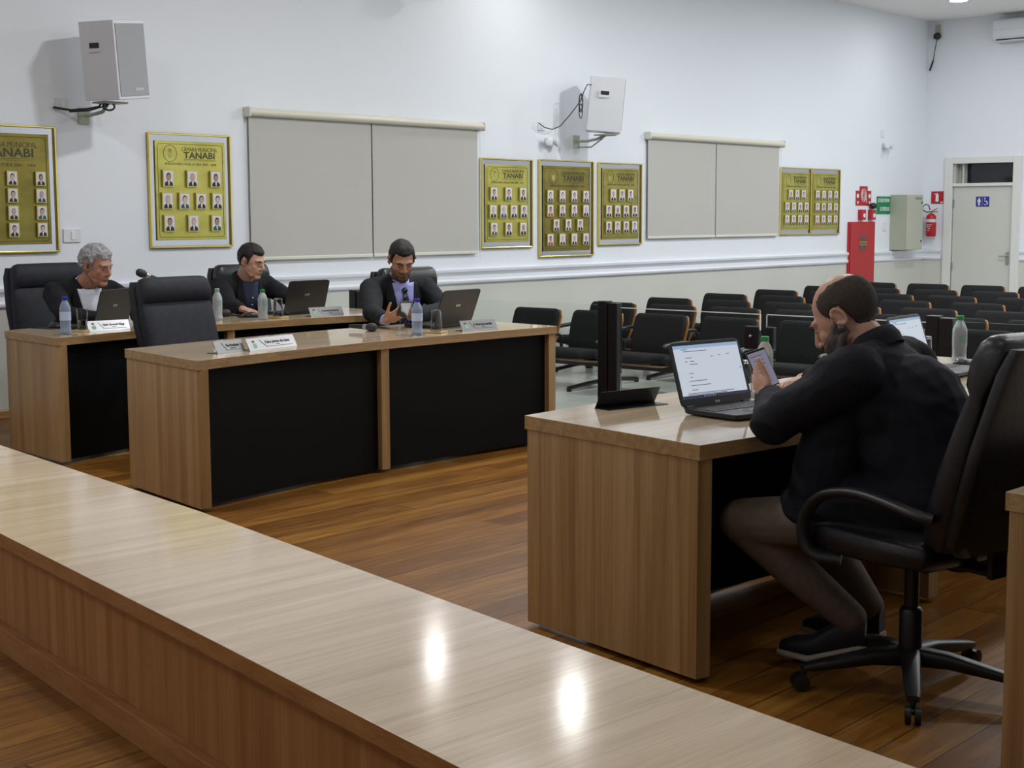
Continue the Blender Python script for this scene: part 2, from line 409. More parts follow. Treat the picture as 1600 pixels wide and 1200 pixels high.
# door in the far wall
dy0, dy1 = 8.42, 9.31
b = MB()
for y in (dy0 - .06, dy1 + .06): b.box((FAR_X - .012, y, (2.255 + LOW) / 2), (.05, .12, 2.255 - LOW))
b.box((FAR_X - .012, (dy0 + dy1) / 2, 2.21), (.0498, dy1 - dy0, .09))
b.box((FAR_X + .02, (dy0 + dy1) / 2, 1.865), (.1, dy1 - dy0, .045))
fr = struct(b.build('door_1', mat('door_frame_paint', (.72, .73, .70), .4), bevel=.004))
MB().box((FAR_X + .03, (dy0 + dy1) / 2, (1.842 + LOW + .01) / 2), (.04, dy1 - dy0 - .01, 1.842 - LOW - .01)).build('door_leaf', M['door'], fr, bevel=.003)
b = MB(); b.box((FAR_X + .17, (dy0 + dy1) / 2 - .04, 2.03), (.01, dy1 - dy0 + .1, .4)); b.build('transom_pane', mat('dark_night_pane', (.012, .012, .016), .08), fr)
b = MB(); b.box((FAR_X + .095, dy1 - .012, 2.04), (.15, .02, .33)); b.box((FAR_X + .1, dy1 - .13, 2.04), (.12, .02, .33)); b.box((FAR_X + .152, dy1 - .071, 2.04), (.012, .097, .33)); b.build('transom_frame', M['door'], fr)
b = MB(); b.box((FAR_X - .0, 8.475, .83), (.02, .035, .17)); b.tube([(FAR_X - .01, 8.475, .86), (FAR_X - .06, 8.475, .86), (FAR_X - .06, 8.58, .86)], .009)
b.build('door_handle', M['steel'], fr, smooth=40)
b = MB()
for z in (1.6, .7, .1): MB().box((FAR_X - .0, dy1 - .01, z), (.02, .02, .11)).build('hinge', M['steel'], fr)

# ---------------------------------------------------------------- low counter in the foreground
cl = [(3.60, 7.35), (3.39, 6.082), (3.056, 4.148), (2.682, 2.327), (2.565, 1.716), (2.461, 1.171), (2.33, .4), (2.26, -.1)]
cn = [(2.91, 7.35), (2.66, 5.6), (2.414, 4.355), (2.102, 2.775), (1.914, 1.853), (1.77, 1.15), (1.62, .4), (1.53, -.1)]
root = thing('counter', 'long low light-oak counter running across the foreground', 'counter', (2.4, 3.0, 0))
off = (2.4, 3.0, 0)
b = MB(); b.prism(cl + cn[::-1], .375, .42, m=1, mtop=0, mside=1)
b.build('countertop', [M['top_counter'], M['edge_bounce']], root, off=off, bevel=.0015)
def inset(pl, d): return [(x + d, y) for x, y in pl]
b = MB(); b.prism(inset(cl, -.05) + inset(cn, .045)[::-1], .0, .375); b.build('front_panel', M['side_bounce'], root, off=off)
b = MB(); b.prism(inset(cn, .045) + inset(cn, .012)[::-1], 0, .085); b.build('plinth', M['edge_bounce'], root, off=off, bevel=.002)

# ---------------------------------------------------------------- curved desks
def lerp_edge(pl, x):
    for (x0, y0), (x1, y1) in zip(pl, pl[1:]):
        if x0 <= x <= x1: return y0 + (y1 - y0) * (x - x0) / (x1 - x0)
    return pl[0][1] if x < pl[0][0] else pl[-1][1]
def desk(label, front, back, div, fdir, ends=(1, 1), inner=.19, group='curved oak desks of the plenary'):
    """front: the edge with the modesty panel; fdir: +1 when the front looks to +Y"""
    cx = sum(p[0] for p in front) / len(front); cy = (front[0][1] + back[0][1]) / 2
    root = thing('desk', label, 'desk', (cx, cy, 0), 0, group); off = (cx, cy, 0)
    b = MB(); b.prism(front + back[::-1], .702, .75, m=1, mtop=0, mside=1)
    b.build('desktop', [M['top'], M['edge']], root, off=off, bevel=.0015)
    def at(t, e):  # point on an edge polyline by x share
        x = e[0][0] + (e[-1][0] - e[0][0]) * t
        return Vector((x, lerp_edge(e, x)))
    def slab(name, t, w, ins0=.01, ins1=.01, z0=.018):
        f, k = at(t, front), at(t, back); d = (k - f).normalized(); n = Vector((-d.y, d.x))
        if n.x < 0: n = -n
        f2, k2 = f + d * ins0, k - d * ins1
        if t == 0: f2 += n * (w / 2 + .004); k2 += n * (w / 2 + .004)
        if t == 1: f2 -= n * (w / 2 + .004); k2 -= n * (w / 2 + .004)
        b = MB(); b.prism([tuple(f2 - n * w / 2), tuple(f2 + n * w / 2), tuple(k2 + n * w / 2), tuple(k2 - n * w / 2)], z0, .7015)
        return b.build(name, M['side'], root, off=off, bevel=.0015)
    slab('end_panel', 0, .06); slab('end_panel', 1, .06)
    slab('divider', div, .055)
    for t0, t1 in ((0, div), (div, 1)):
        N = 8; fr_, bk_ = [], []
        for i in range(N + 1):
            t = t0 + (t1 - t0) * i / N
            eps = .035 / (front[-1][0] - front[0][0])
            t = min(max(t, t0 + eps), t1 - eps)
            f, k = at(t, front), at(t, back); d = (k - f).normalized()
            fr_.append(tuple(f + d * (.055 if inner is None else inner))); bk_.append(tuple(f + d * (.073 if inner is None else inner + .018)))
        b = MB(); b.prism(fr_ + bk_[::-1], .02, .701); b.build('modesty_panel', M['black_panel'], root, off=off)
    return root
mid_f = [(4.285, 5.811), (4.7, 5.875), (5.075, 5.92), (5.4, 5.94), (5.7, 5.95), (6.1, 5.95), (6.6, 5.935), (7.124, 5.905)]
mid_b = [(4.444, 6.654), (5.09, 6.73), (5.73, 6.79), (6.33, 6.81), (7.19, 6.75)]
desk('curved oak desk with black front panels where the man with the striped tie sits', mid_f, mid_b, .49, -1, inner=.05)
lf = [(4.604, 7.569), (5.17, 7.675), (5.84, 7.73), (6.5, 7.72), (7.0, 7.65), (7.45, 7.56)]
lb = [(4.705, 8.33), (5.3, 8.45), (5.9, 8.5), (6.6, 8.5), (7.57, 8.36)]
desk('curved oak desk farthest back on the left, along the wall, shared by two men', lf, lb, .485, -1, inner=.05)
rf = [(3.825, 3.318), (4.28, 3.335), (4.704, 3.314), (5.13, 3.26), (5.74, 3.215), (6.753, 3.206)]
rb = [(3.655, 2.471), (4.2, 2.40), (4.7, 2.368), (5.088, 2.355), (5.286, 2.358), (6.62, 2.38)]
desk('curved oak desk on the right at which the balding man in black jacket works', rf, rb, .47, 1, inner=.26)
nf = [(3.527, 1.468), (4.1, 1.45), (4.8, 1.42), (5.6, 1.40)]
nb = [(3.36, .62), (4.0, .58), (4.8, .56), (5.5, .55)]
desk('oak desk cut off by the right edge of the photo, nearest behind the office chair', nf, nb, .5, 1, inner=.26)
b = MB(); b.box((0, 0, 0), (1.10, .02, .012)); o = tag(b.build('cable_rail', M['cream'], None, loc=(4.52, 3.085, .007)), 'thin pale strip on the floor under the right desk', 'floor strip')

# ---------------------------------------------------------------- glass partition with gate
def glass_partition():
    PX = 8.12; posts = [8.82, 6.25, 3.80, 1.3]
    for i, y in enumerate(posts):
        lab = ['black post of the glass partition, nearest the long wall, beside the man in striped tie', 'black square post of the glass partition left of the open laptop and black nameplate',
               'black square post of the glass partition behind the green-capped bottle at the right', 'black square post of the glass partition near the right wall'][i]
        t = thing('partition_post', lab, 'post', (PX, y, 0))
        b = MB(); b.box((0, .045, .425), (.07, .075, .85)); b.box((0, -.042, .42), (.06, .078, .838)); b.build('post_profile', M['blackm'], t, bevel=.003)
        b = MB(); b.lathe([(.11, 0), (.11, .008), (.05, .014)], seg=24); b.build('foot_plate', M['blackm'], t, smooth=40)
        if i == 0:
            b = MB(); b.lathe([(.022, 0), (.026, .01), (.026, .03), (.015, .036)], (0, -.08, .74), 16, 0, Matrix.Rotation(R(90), 3, 'X')); b.build('knob', M['blackm'], t, smooth=40)
    panes = [(9.74, 8.91, 'glass panel of the partition next to the wall'), (8.73, 6.34, 'long glass panel of the partition in front of the leftmost audience chairs'),
             (3.71, 1.39, 'glass panel of the partition at the right, behind the green-capped bottle')]
    for y0, y1, lab in panes:
        o = MB().box((0, 0, .415), (.01, abs(y0 - y1), .81)).build('glass_screen', M['glass'], None, loc=(PX, (y0 + y1) / 2, 0)); tag(o, lab, 'glass screen', 'glass partition panels')
    for y0, y1, lab, s_ in [(6.155, 5.035, 'left glass gate leaf of the partition, behind the open laptop', 1), (4.985, 3.89, 'right glass gate leaf of the partition, behind the seated balding man', -1)]:
        t = thing('glass_gate', lab, 'gate', (PX, (y0 + y1) / 2, 0), 0, 'glass gate leaves of the partition')
        b = MB(); L = abs(y0 - y1)
        b.box((0, 0, .42), (.01, L, .77)); b.build('pane', M['glass'], t)
        b = MB(); b.box((0, 0, .8075), (.012, L, .005)); b.box((0, -s_ * L / 2, .755), (.012, .005, .1)); b.build('polished_edge', mat('polished_glass_edge', (.75, .78, .78), .25, spec=.8), t)
        b = MB(); yy = -s_ * (L / 2 - .055) if s_ == 1 else L / 2 - .03
        b.box((0, yy, .655), (.045, .105 if s_ == 1 else .06, .15)); b.build('lock_case', M['blackm'], t, bevel=.008)
        if s_ == 1:
            b = MB(); b.lathe([(.012, 0), (.012, .012), (.006, .02)], (-.022, yy, .665), 16, 0, Matrix.Rotation(R(-90), 3, 'Y')); b.build('lock_cylinder', M['steel'], t, smooth=40)
glass_partition()
MB_top = MB().box((0, 0, 0), (.012, 2.3, .004))

# ---------------------------------------------------------------- blinds
def blind(x0, x1, z0, z1, xm, label, zb=None):
    t = thing('roller_blind', label, 'roller blind', ((x0 + x1) / 2, WALL_Y, z0)); W_ = x1 - x0
    H_ = z1 - z0
    b = MB(); rr = Matrix.Rotation(R(90), 3, 'Y')
    b.tube([(-W_ / 2, -.05, H_), (W_ / 2, -.05, H_)], .035, 16); b.build('roller_cover', mat('cream_roller', (.70, .67, .56), .3), t, smooth=40)
    for sx in (-1, 1):
        b = MB(); b.box((sx * (W_ / 2 + .004), -.045, H_), (.02, .09, .085)); b.build('end_cap', M['cream'], t, bevel=.01)
    for a, c in ((x0 + .02, xm - .008), (xm + .008, x1 - .05)):
        m_ = (a + c) / 2 - (x0 + x1) / 2
        b = MB(); b.box((m_, -.03, H_ / 2), (c - a, .003, H_)); b.build('fabric', M['blind'], t)
        b = MB(); b.box((m_, -.03, .01), (c - a, .018, .028)); b.build('bottom_bar', M['cream'], t, bevel=.005)
    b = MB(); b.tube([(W_ / 2 - .03, -.05, H_ - .02), (W_ / 2 - .028, -.04, -.06)], .0025, 6); b.build('bead_chain', M['signw'], t)
blind(7.73, 10.57, 1.085, 2.30, 9.13, 'wide beige double roller blind behind the three seated men')
blind(13.28, 16.1, 1.19, 2.32, 14.65, 'beige double roller blind farther along the wall, right of the second wall speaker')

# ---------------------------------------------------------------- plaques with portraits
skinp = [mat('print_skin_a', (.55, .33, .25), .6), mat('print_skin_b', (.40, .22, .15), .6), mat('print_skin_c', (.62, .42, .36), .6)]
hairp = [mat('print_hair_dark', (.02, .018, .02), .6), mat('print_hair_grey', (.32, .32, .34), .6), mat('print_hair_brown', (.07, .04, .03), .6)]
suitp = [mat('print_suit_black', (.015, .016, .02), .6), mat('print_suit_navy', (.03, .05, .12), .6), mat('print_suit_teal', (.02, .09, .10), .6), mat('print_dress_red', (.35, .03, .04), .6)]
photo = mat('print_background', (.70, .68, .72), .5)
def plaque(x0, x1, z0, z1, rows, years, label, dark=0, narrow=False):
    W_, H_ = x1 - x0, z1 - z0
    t = thing('framed_plaque', label, 'plaque', ((x0 + x1) / 2, WALL_Y, z0), 0, 'brass legislature plaques along the wall')
    fw_ = .016
    b = MB()
    for sx in (-1, 1): b.box((sx * (W_ / 2 - fw_ / 2), -.015, H_ / 2), (fw_, .028, H_))
    for z in (fw_ / 2, H_ - fw_ / 2): b.box((0, -.015, z), (W_ - 2 * fw_, .028, fw_))
    b.build('frame', M['brass'], t, bevel=.004)
    MB().box((0, -.006, H_ / 2), (W_ - 2 * fw_, .010, H_ - 2 * fw_)).build('mirror_backing', M['mirror'], t)
    mg = .045 if not narrow else .026
    pw, ph = W_ - 2 * fw_ - 2 * mg, H_ - 2 * fw_ - 2 * .045
    pm = [M['brassplate'], M['brassdark'], M['brassmid']][dark]
    pl = MB().box((0, -.017, H_ / 2), (pw, .010, ph)).build('brass_plate', pm, t, bevel=.002)
    zt = H_ / 2 + ph / 2
    fy = -.0225
    b = MB()   # engraved border, crest ring and lettering
    r_ = .02; hw, hh = pw / 2 - .024, ph / 2 - .024; path = []
    for cx, cz, a0 in ((hw - r_, hh - r_, 0), (-hw + r_, hh - r_, 90), (-hw + r_, -hh + r_, 180), (hw - r_, -hh + r_, 270)):
        for k in range(5):
            a = R(a0 + k * 22.5); path.append((cx + r_ * math.cos(a), fy, H_ / 2 + cz + r_ * math.sin(a)))
    b.tube(path, .0018, 6, loop=True)
    u = pw / .67
    cx, cz = -pw * .29, zt - .098 * u
    cr = .062 * u
    b.tube([(cx + cr * math.cos(R(a)), fy, cz + 1.05 * cr * math.sin(R(a))) for a in range(0, 360, 15)], .0018, 6, loop=True)
    mx = lambda x, z: frame_mx((x, fy, z), (1, 0, 0), (0, 0, 1))
    tx = pw * .13
    add_text(b, 'CÂMARA MUNICIPAL', .044 * u, mx(tx, zt - .078 * u), fit=pw * .52)
    add_text(b, 'TANABI', .070 * u, mx(tx, zt - .132 * u), fit=pw * .45, bold=True)
    b.box((tx, fy, zt - .142 * u), (pw * .46, .001, .003)); b.box((tx, fy, zt - .152 * u), (pw * .46, .001, .002))
    add_text(b, 'VEREADORES LEGISLATURA ' + years, .026 * u, mx(0, zt - .187 * u), fit=pw * .74)
    b.build('lettering', M['engrave'], pl)
    b = MB()
    for k, (dz, w2, h2) in enumerate([(.020, .028, .014), (-.004, .038, .034)]):
        b.box((cx, fy + .0005, cz + dz * u), (w2 * u, .001, h2 * u), k)
    for k in (-1, 0, 1): b.box((cx + k * .010 * u, fy, cz + .031 * u), (.006 * u, .001, .010 * u), 0)
    b.ell((cx, fy, cz - .020 * u), (.019 * u, .0008, .016 * u), m=1)
    b.build('crest', [mat('crest_crown', (.30, .20, .04), .5), mat('crest_shield', (.36, .42, .12), .5)], pl)
    # portrait tiles
    n = len(rows); top = zt - .205 * u; botm = H_ / 2 - ph / 2 + .045
    gap = (top - botm) / n
    th = min(.132, gap * .84); tw = th * .80
    if tw * 4.5 > pw - .06: tw = (pw - .06) / 4.5; th = min(th, tw * 1.35)
    for i, cnt in enumerate(rows):
        z = top - gap * (i + .5)
        pitch4 = (pw - .085 - tw) / 3
        pitch = pitch4 if cnt == 4 else (pitch4 * 1.42 if max(rows) == 4 and not narrow and i != 2 else pitch4 * 1.42)
        if cnt == 3 and (narrow or years.startswith('2013') or years.startswith('2017')): pitch = pitch4
        for k in range(cnt):
            x = (k - (cnt - 1) / 2) * pitch
            g = MB()
            g.box((0, .006, 0), (tw, .018, th), 0)
            g.box((0, -.0035, 0), (tw * .84, .001, th * .88), 1)
            sm, hm, um = random.choice((2, 3, 4)), random.choice((5, 5, 6, 7)), random.choice((8, 8, 8, 9, 10))
            if random.random() < .06: um = 11
            bz = -th * .44; y0 = -.0042
            def flat(n_, dz=0):
                for v in g.v[-n_:]: v.y, v.z = y0 - v.z, v.y + bz + dz
            g.prism([(-tw * .37, 0), (tw * .37, 0), (tw * .34, th * .18), (tw * .13, th * .29), (-tw * .13, th * .29), (-tw * .34, th * .18)], 0, .001, um); flat(12)
            g.prism([(-tw * .03, 0), (tw * .03, 0), (tw * .09, th * .28), (-tw * .09, th * .28)], 0, .0014, 1); flat(8, th * .02)
            g.ell((0, y0 - .0008, bz + th * .55), (tw * .215, .0016, th * .235), m=hm, seg=12, nr=8)
            g.ell((0, y0 - .0020, bz + th * .49), (tw * .185, .0014, th * .20), m=sm, seg=12, nr=8)
            g.build('portrait', [M['brassplate'], photo] + skinp + hairp + suitp, pl, loc=(x, fy - .015, z))
    return t
plaque(5.00, 5.97, 1.187, 2.105, [4, 4, 4, 4], '2001 - 2004', 'dark brass plaque with portraits in gold frame, cut off by the left edge', dark=1)
plaque(6.77, 7.565, 1.20, 2.10, [3, 4, 3], '2005 - 2008', 'bright brass plaque with ten portraits in gold frame, left of the wide blind')
plaque(10.58, 11.352, 1.125, 2.006, [3, 4, 3], '2009 - 2012', 'yellow brass plaque with ten portraits, touching the right side of the wide blind')
plaque(11.455, 12.345, 1.02, 2.015, [4, 4, 3, 4], '2013 - 2016', 'tall brass plaque with fifteen portraits, middle of the three under the second wall speaker', dark=1)
plaque(12.43, 13.205, 1.128, 2.010, [3, 4, 4], '2017 - 2020', 'brass plaque with eleven portraits, left of the farther blind', dark=2)
plaque(16.12, 16.865, 1.195, 2.041, [3, 4, 4], '2021 - 2024', 'narrow brass plaque right of the farther blind, left one of the touching pair', narrow=True)
plaque(16.87, 17.62, 1.190, 2.041, [4, 4, 4], '1997 - 2000', 'narrow brass plaque nearest the red hose cabinet, right one of the touching pair', narrow=True)

# ---------------------------------------------------------------- wall speakers and small wall fittings
def speaker(loc, yaw, tilt, label, vent_side, roll=0):
    """box: front looks along local -Y"""
    t = thing('wall_speaker', label, 'loudspeaker', loc, 0, 'white loudspeakers on wall brackets')
    Mx = (Matrix.Rotation(yaw, 4, 'Z') @ Matrix.Rotation(tilt, 4, 'X') @ Matrix.Rotation(roll, 4, 'Y'))
    W_, D_, H_ = .33, .35, .56
    b = MB(); b.prism([(-W_ / 2, -D_ / 2), (W_ / 2, -D_ / 2), (W_ / 2 * .86, D_ / 2), (-W_ / 2 * .86, D_ / 2)], -H_ / 2, H_ / 2); b.xf(Mx)
    b.build('cabinet', M['white'], t, bevel=.008)
    b = MB(); b.box((0, -D_ / 2 - .002, 0), (W_ - .036, .008, H_ - .05)); b.xf(Mx)
    b.build('grille', noisy('speaker_grille', (.30, .31, .33), (.40, .41, .43), 260, .6), t)
    b = MB(); b.box((.045, -D_ / 2 - .007, -.21), (.085, .003, .022)); b.xf(Mx); b.build('badge', mat('grey_badge', (.5, .5, .52), .5), t)
    sx = vent_side
    b = MB(); rz = Matrix.Rotation(sx * R(-3.8), 3, 'Z')
    c0 = Vector((sx * (W_ / 2 - .010), .02, .10))
    b.box(c0 + Vector((sx * .0035, 0, 0)), (.008, .115, .075), 0, rz); b.box(c0 + Vector((sx * .0085, 0, .008)), (.003, .085, .038), 1, rz); b.xf(Mx)
    b.build('handle_recess', [M['white'], M['black']], t)
    return t, Mx
t, Mx = speaker((6.24, 9.36, 2.575), R(13.5), R(1), 'white wall speaker at upper left with its grey grille in view', -1, R(-6))
b = MB(); b.box((.0, .06, -.30), (.2, .16, .012)); b.tube([(0, .10, -.31), (0, .16, -.36), (-.02, .30, -.38), (-.02, .36, -.38)], .014, 8); b.box((-.02, .382, -.38), (.09, .012, .12)); b.build('bracket', M['cabinet'], t, smooth=40)
b = MB(); b.tube([(-.02, .13, -.29), (-.07, .1, -.33), (-.12, .2, -.345), (-.18, .30, -.35), (-.28, .37, -.33)], .008, 8); b.tube([(.04, .1, -.29), (-.02, .08, -.32), (-.10, .19, -.355), (-.17, .33, -.36)], .006, 8)
b.tube([(.0 + .05 * math.cos(a * .6), .08, -.325 + .028 * math.sin(a * .6)) for a in range(20)], .007, 8); b.build('power_cable', M['black'], t, smooth=40)
t, Mx = speaker((12.09, 9.38, 2.57), R(40), R(5), 'white wall speaker between the two blinds with its cable hanging in loops', -1)
b = MB(); b.box((0, 0, -.305), (.2, .14, .012)); b.tube([(0, .0, -.31), (-.02, .1, -.345), (-.05, .2, -.36), (-.10, .29, -.36)], .014, 8); b.tube([(.03, .05, -.33), (.02, .2, -.42), (-.06, .29, -.42)], .008, 8); b.box((-.10, .302, -.37), (.1, .012, .14)); b.build('bracket', M['cabinet'], t, smooth=40)
b = MB(); b.tube([(-.19, .02, .19), (-.27, .02, .192), (-.29, .05, .12), (-.28, .1, .03), (-.32, .2, -.1), (-.40, .27, -.22), (-.50, .29, -.255), (-.62, .295, -.24), (-.70, .30, -.20)], .005, 8)
b.tube([(-.275 + .03 * math.sin(a * .7), .1, .02 + .085 * math.cos(a * .7) - .02 * (a > 9)) for a in range(18)], .006, 6)
b.tube([(-.265 + .028 * math.sin(a * .7), .11, -.07 + .075 * math.cos(a * .7)) for a in range(16)], .005, 6)
b.build('power_cable', M['black'], t, smooth=40)
def wallplate(x, z, w_, h_, label, name='wall_socket', cat='socket', rocker=True, far=False):
    t = thing(name, label, cat, (x, WALL_Y, z))
    MB().box((0, -.006, 0), (w_, .012, h_)).build('cover_plate', M['white'], t, bevel=.003)
    if rocker: MB().box((w_ * .05, -.014, 0), (w_ * .22, .008, h_ * .6)).build('rocker', M['signw'], t, bevel=.002)
wallplate(6.085, 1.308, .145, .10, 'white light switch on the wall below and between the two left plaques', 'light_switch', 'light switch')
wallplate(6.04, 2.275, .115, .085, 'white socket plate below the left wall speaker with its cable plugged in')
wallplate(11.50, 2.345, .1, .085, 'white socket plate left of the second wall speaker, above the small lamp')
wallplate(18.92, 1.43 - .15, .09, .12, 'small white plate right of the red hose cabinet, below the green sign')
wallplate(18.80, 2.555, .08, .1, 'small white plate high on the wall above the far emergency lamp')
def emlamp(x, z, label):
    t = thing('emergency_lamp', label, 'emergency lamp', (x, WALL_Y, z))
    MB().box((0, -.03, 0), (.07, .06, .09)).build('base', M['white'], t, bevel=.01)
    for k in (-1, 1):
        b = MB(); b.lathe([(.03, 0), (.045, .03), (.042, .045), (.03, .05)], (k * .055, -.05, 0), 16, 0, Matrix.Rotation(R(90), 3, 'X') @ Matrix.Rotation(R(k * 20), 3, 'Y')); b.build('lamp_head', M['white'], t, smooth=40)
emlamp(11.60, 2.19, 'small white twin emergency lamp below the socket near the second speaker')
emlamp(18.86, 2.39, 'tiny white emergency lamp on the wall near the far corner')

# red hose cabinet, signs, alarm boxes
t = thing('hose_cabinet', 'tall red fire hose cabinet on the long wall behind the audience chairs', 'fire hose cabinet', (18.235, WALL_Y, .40))
MB().box((0, -.018, .475), (.72, .034, .95)).build('body', M['red'], t, bevel=.005)
MB().box((0, -.038, .475), (.68, .012, .91)).build('door', M['red'], t, bevel=.003)
b = MB(); b.lathe([(.105, 0), (.105, .003)], (0, -.0445, .66), 32, 0, Matrix.Rotation(R(90), 3, 'X')); b.box((0, -.0495, .66), (.21, .003, .05), 1)
add_text(b, 'INCÊNDIO', .04, frame_mx((0, -.0525, .646), (1, 0, 0), (0, 0, 1)), 0, True, fit=.19)
b.build('emblem', [mat('emblem_grey', (.09, .07, .08), .5), mat('emblem_orange', (.55, .25, .03), .5)], t)
def sign(name, x, z, w_, h_, m, label, cat='sign', far=None, build=None):
    t = thing(name, label, cat, (x, WALL_Y, z))
    MB().box((0, -.003, 0), (w_, .006, h_)).build('board', m, t)
    return t
F0 = lambda x, z: frame_mx((x, -.0075, z), (1, 0, 0), (0, 0, 1))
t = sign('hose_sign', 18.30, 1.70, .22, .26, M['red'], 'red fire hose sign with a coiled hose and side arrows above the hose cabinet')
b = MB(); pth = [((.02 + .0042 * k) * math.cos(k * .45) , -.008, .01 + (.02 + .0042 * k) * math.sin(k * .45)) for k in range(18)]
for rr_ in (.03, .052, .074): b.tube([(rr_ * math.cos(R(a)), -.008, .01 + 1.15 * rr_ * math.sin(R(a))) for a in range(0, 360, 20)], .004, 5, loop=True)
b.tube([(.07, -.008, -.03), (.09, -.008, -.1)], .006, 5); b.build('hose_symbol', M['signw'], t)
for k in (-1, 1):
    b = MB(); b.box((k * .165, -.003, -.03), (.10, .006, .20), 0); b.lathe([(.03, 0), (.03, .002)], (k * .165, -.006, .0), 16, 1, Matrix.Rotation(R(90), 3, 'X'))
    b.prism([(k * .165 - .03, -.075), (k * .165 + .03, -.075), (k * .165, -.115)], 0, .002, 1)
    for v in b.v[-6:]: v.y, v.z = -.008 - v.z, v.y
    b.build('side_arrow', [M['red'], M['signw']], t)
t = sign('capacity_sign', 18.88, 1.575, .40, .245, M['green'], 'green capacity sign between hose sign and grey cabinet')
b = MB(); add_text(b, 'LOTAÇÃO MÁXIMA', .07, F0(0, .045), 0, True, fit=.35); b.build('top_line', M['signw'], t)
b = MB(); add_text(b, '112 PESSOAS', .075, F0(.03, -.075), 0, True, fit=.27); b.build('bottom_line', M['signw'], t)
for x, lab, top in ((18.22, 'red alarm box left one above the hose cabinet', 0), (18.50, 'red alarm box with black siren on top, right one above the hose cabinet', 1)):
    t = thing('alarm_box', lab, 'alarm box', (x, WALL_Y, 1.445))
    MB().box((0, -.03, 0), (.125, .06, .14)).build('body', M['red'], t, bevel=.006)
    b = MB(); b.lathe([(.03, 0), (.03, .004)], (.01, -.06, -.01), 16, 0, Matrix.Rotation(R(90), 3, 'X')); b.build('push_disc', M['signw'], t)
    if top:
        b = MB(); b.ell((0, -.05, .12), (.06, .045, .045)); b.build('siren', M['black'], t, smooth=60)
# grey-green electrical cabinet
t = thing('electrical_cabinet', 'grey-green metal wall cabinet in the far corner, left of the fire extinguisher', 'cabinet', (19.34, WALL_Y, .952))
MB().box((0, -.12, .385), (.50, .24, .77)).build('body', M['cabinet'], t, bevel=.004)
MB().box((0, -.248, .385), (.49, .014, .76)).build('door', mat('cabinet_door', (.46, .47, .39), .45), t, bevel=.004)
b = MB()
for z in (.12, .66): b.lathe([(.012, 0), (.012, .01)], (.20, -.255, z), 12, 0, Matrix.Rotation(R(90), 3, 'X'))
b.build('lock', M['black'], t)
b = MB(); b.box((.10, -.256, .72), (.2, .001, .03)); b.build('scribble_label', mat('faded_label', (.25, .24, .2), .7), t)
# fire extinguisher and its sign on the far wall
t = thing('fire_extinguisher', 'red fire extinguisher hanging on the far wall beside the door', 'fire extinguisher', (FAR_X - .10, 9.585, 1.13)); t.scale = (.80, .80, .76)
k_ = .09
b = MB(); b.lathe([(k_ * .9, 0), (k_, .015), (k_, .36), (k_ * .93, .39), (k_ * .6, .42), (.03, .435)], seg=28); b.build('cylinder', M['red'], t, smooth=40)
b = MB(); b.lathe([(k_ * 1.01, .27), (k_ * 1.01, .33)], seg=28, caps=False); b.build('label_band', mat('label_white', (.6, .6, .62), .5), t, smooth=40)
b = MB()
for q in range(4): b.box((-k_ * 1.02 , -.01 + .015 * (q % 2), .22 - q * .035), (.004, .09 - .02 * q, .012))
b.build('instruction_print', M['signw'], t)
b = MB(); b.lathe([(.022, .43), (.022, .47)], seg=14); b.tube([(0, .0, .47), (-.02, -.07, .50), (-.02, -.12, .53)], .010, 8); b.tube([(0, 0, .46), (-.02, -.08, .47), (-.02, -.14, .465)], .010, 8)
b.build('valve_handle', mat('brass_valve', (.45, .22, .10), .4, .6), t, smooth=40)
b = MB(); b.tube([(0, 0, .47), (-.03, .08, .46), (-.03, .15, .50), (-.03, .15, .57), (-.03, .09, .61), (-.03, .04, .59), (-.03, .01, .50)], .010, 8); b.build('hose', M['black'], t, smooth=40)
MB().box((.05, 0, .3), (.1, .03, .05)).build('wall_hook', M['steel'], t)
t = thing('extinguisher_sign', 'red square sign with white extinguisher symbol on the far wall', 'sign', (FAR_X, 9.545, 1.69))
MB().box((-.004, 0, 0), (.008, .185, .175)).build('board', M['red'], t)
b = MB(); b.box((-.009, -.0, -.01), (.002, .045, .10)); b.box((-.009, -.0, .05), (.002, .022, .02)); b.box((-.009, .03, .05), (.002, .03, .01)); b.box((-.009, -.07, -.07), (.002, .03, .02)); b.build('symbol', M['signw'], t)
# accessible restroom sign
t = thing('restroom_sign', 'blue sign with person and wheelchair symbols on the door', 'sign', (FAR_X + .008, 8.865, 1.625))
MB().box((-.002, 0, 0), (.004, .195, .14)).build('board', M['blue'], t)
Fd = lambda y, z: frame_mx((-.0055, y, z), (0, -1, 0), (0, 0, 1))
b = MB()
def disc(y, z, r, mb): mb.lathe([(r, 0), (r, .002)], (-.004, y, z), 14, 0, Matrix.Rotation(R(-90), 3, 'Y'))
disc(.05, .045, .011, b); b.box((-.006, .05, .012), (.002, .028, .04)); b.box((-.006, .058, -.03), (.002, .011, .05)); b.box((-.006, .042, -.03), (.002, .011, .05)); b.box((-.006, .05 + .02, .01), (.002, .007, .04)); b.box((-.006, .05 - .02, .01), (.002, .007, .04))
b.box((-.006, .002, 0), (.002, .002, .12))
disc(-.035, .045, .010, b); b.tube([(-.006, -.035, .03), (-.006, -.037, 0), (-.006, -.062, 0), (-.006, -.072, -.035), (-.006, -.085, -.03)], .005, 6)
b.tube([(-.006, -.045 + .028 * math.cos(R(a)), -.018 + .028 * math.sin(R(a))) for a in range(110, 350, 20)], .004, 6)
b.build('symbols', M['signw'], t)
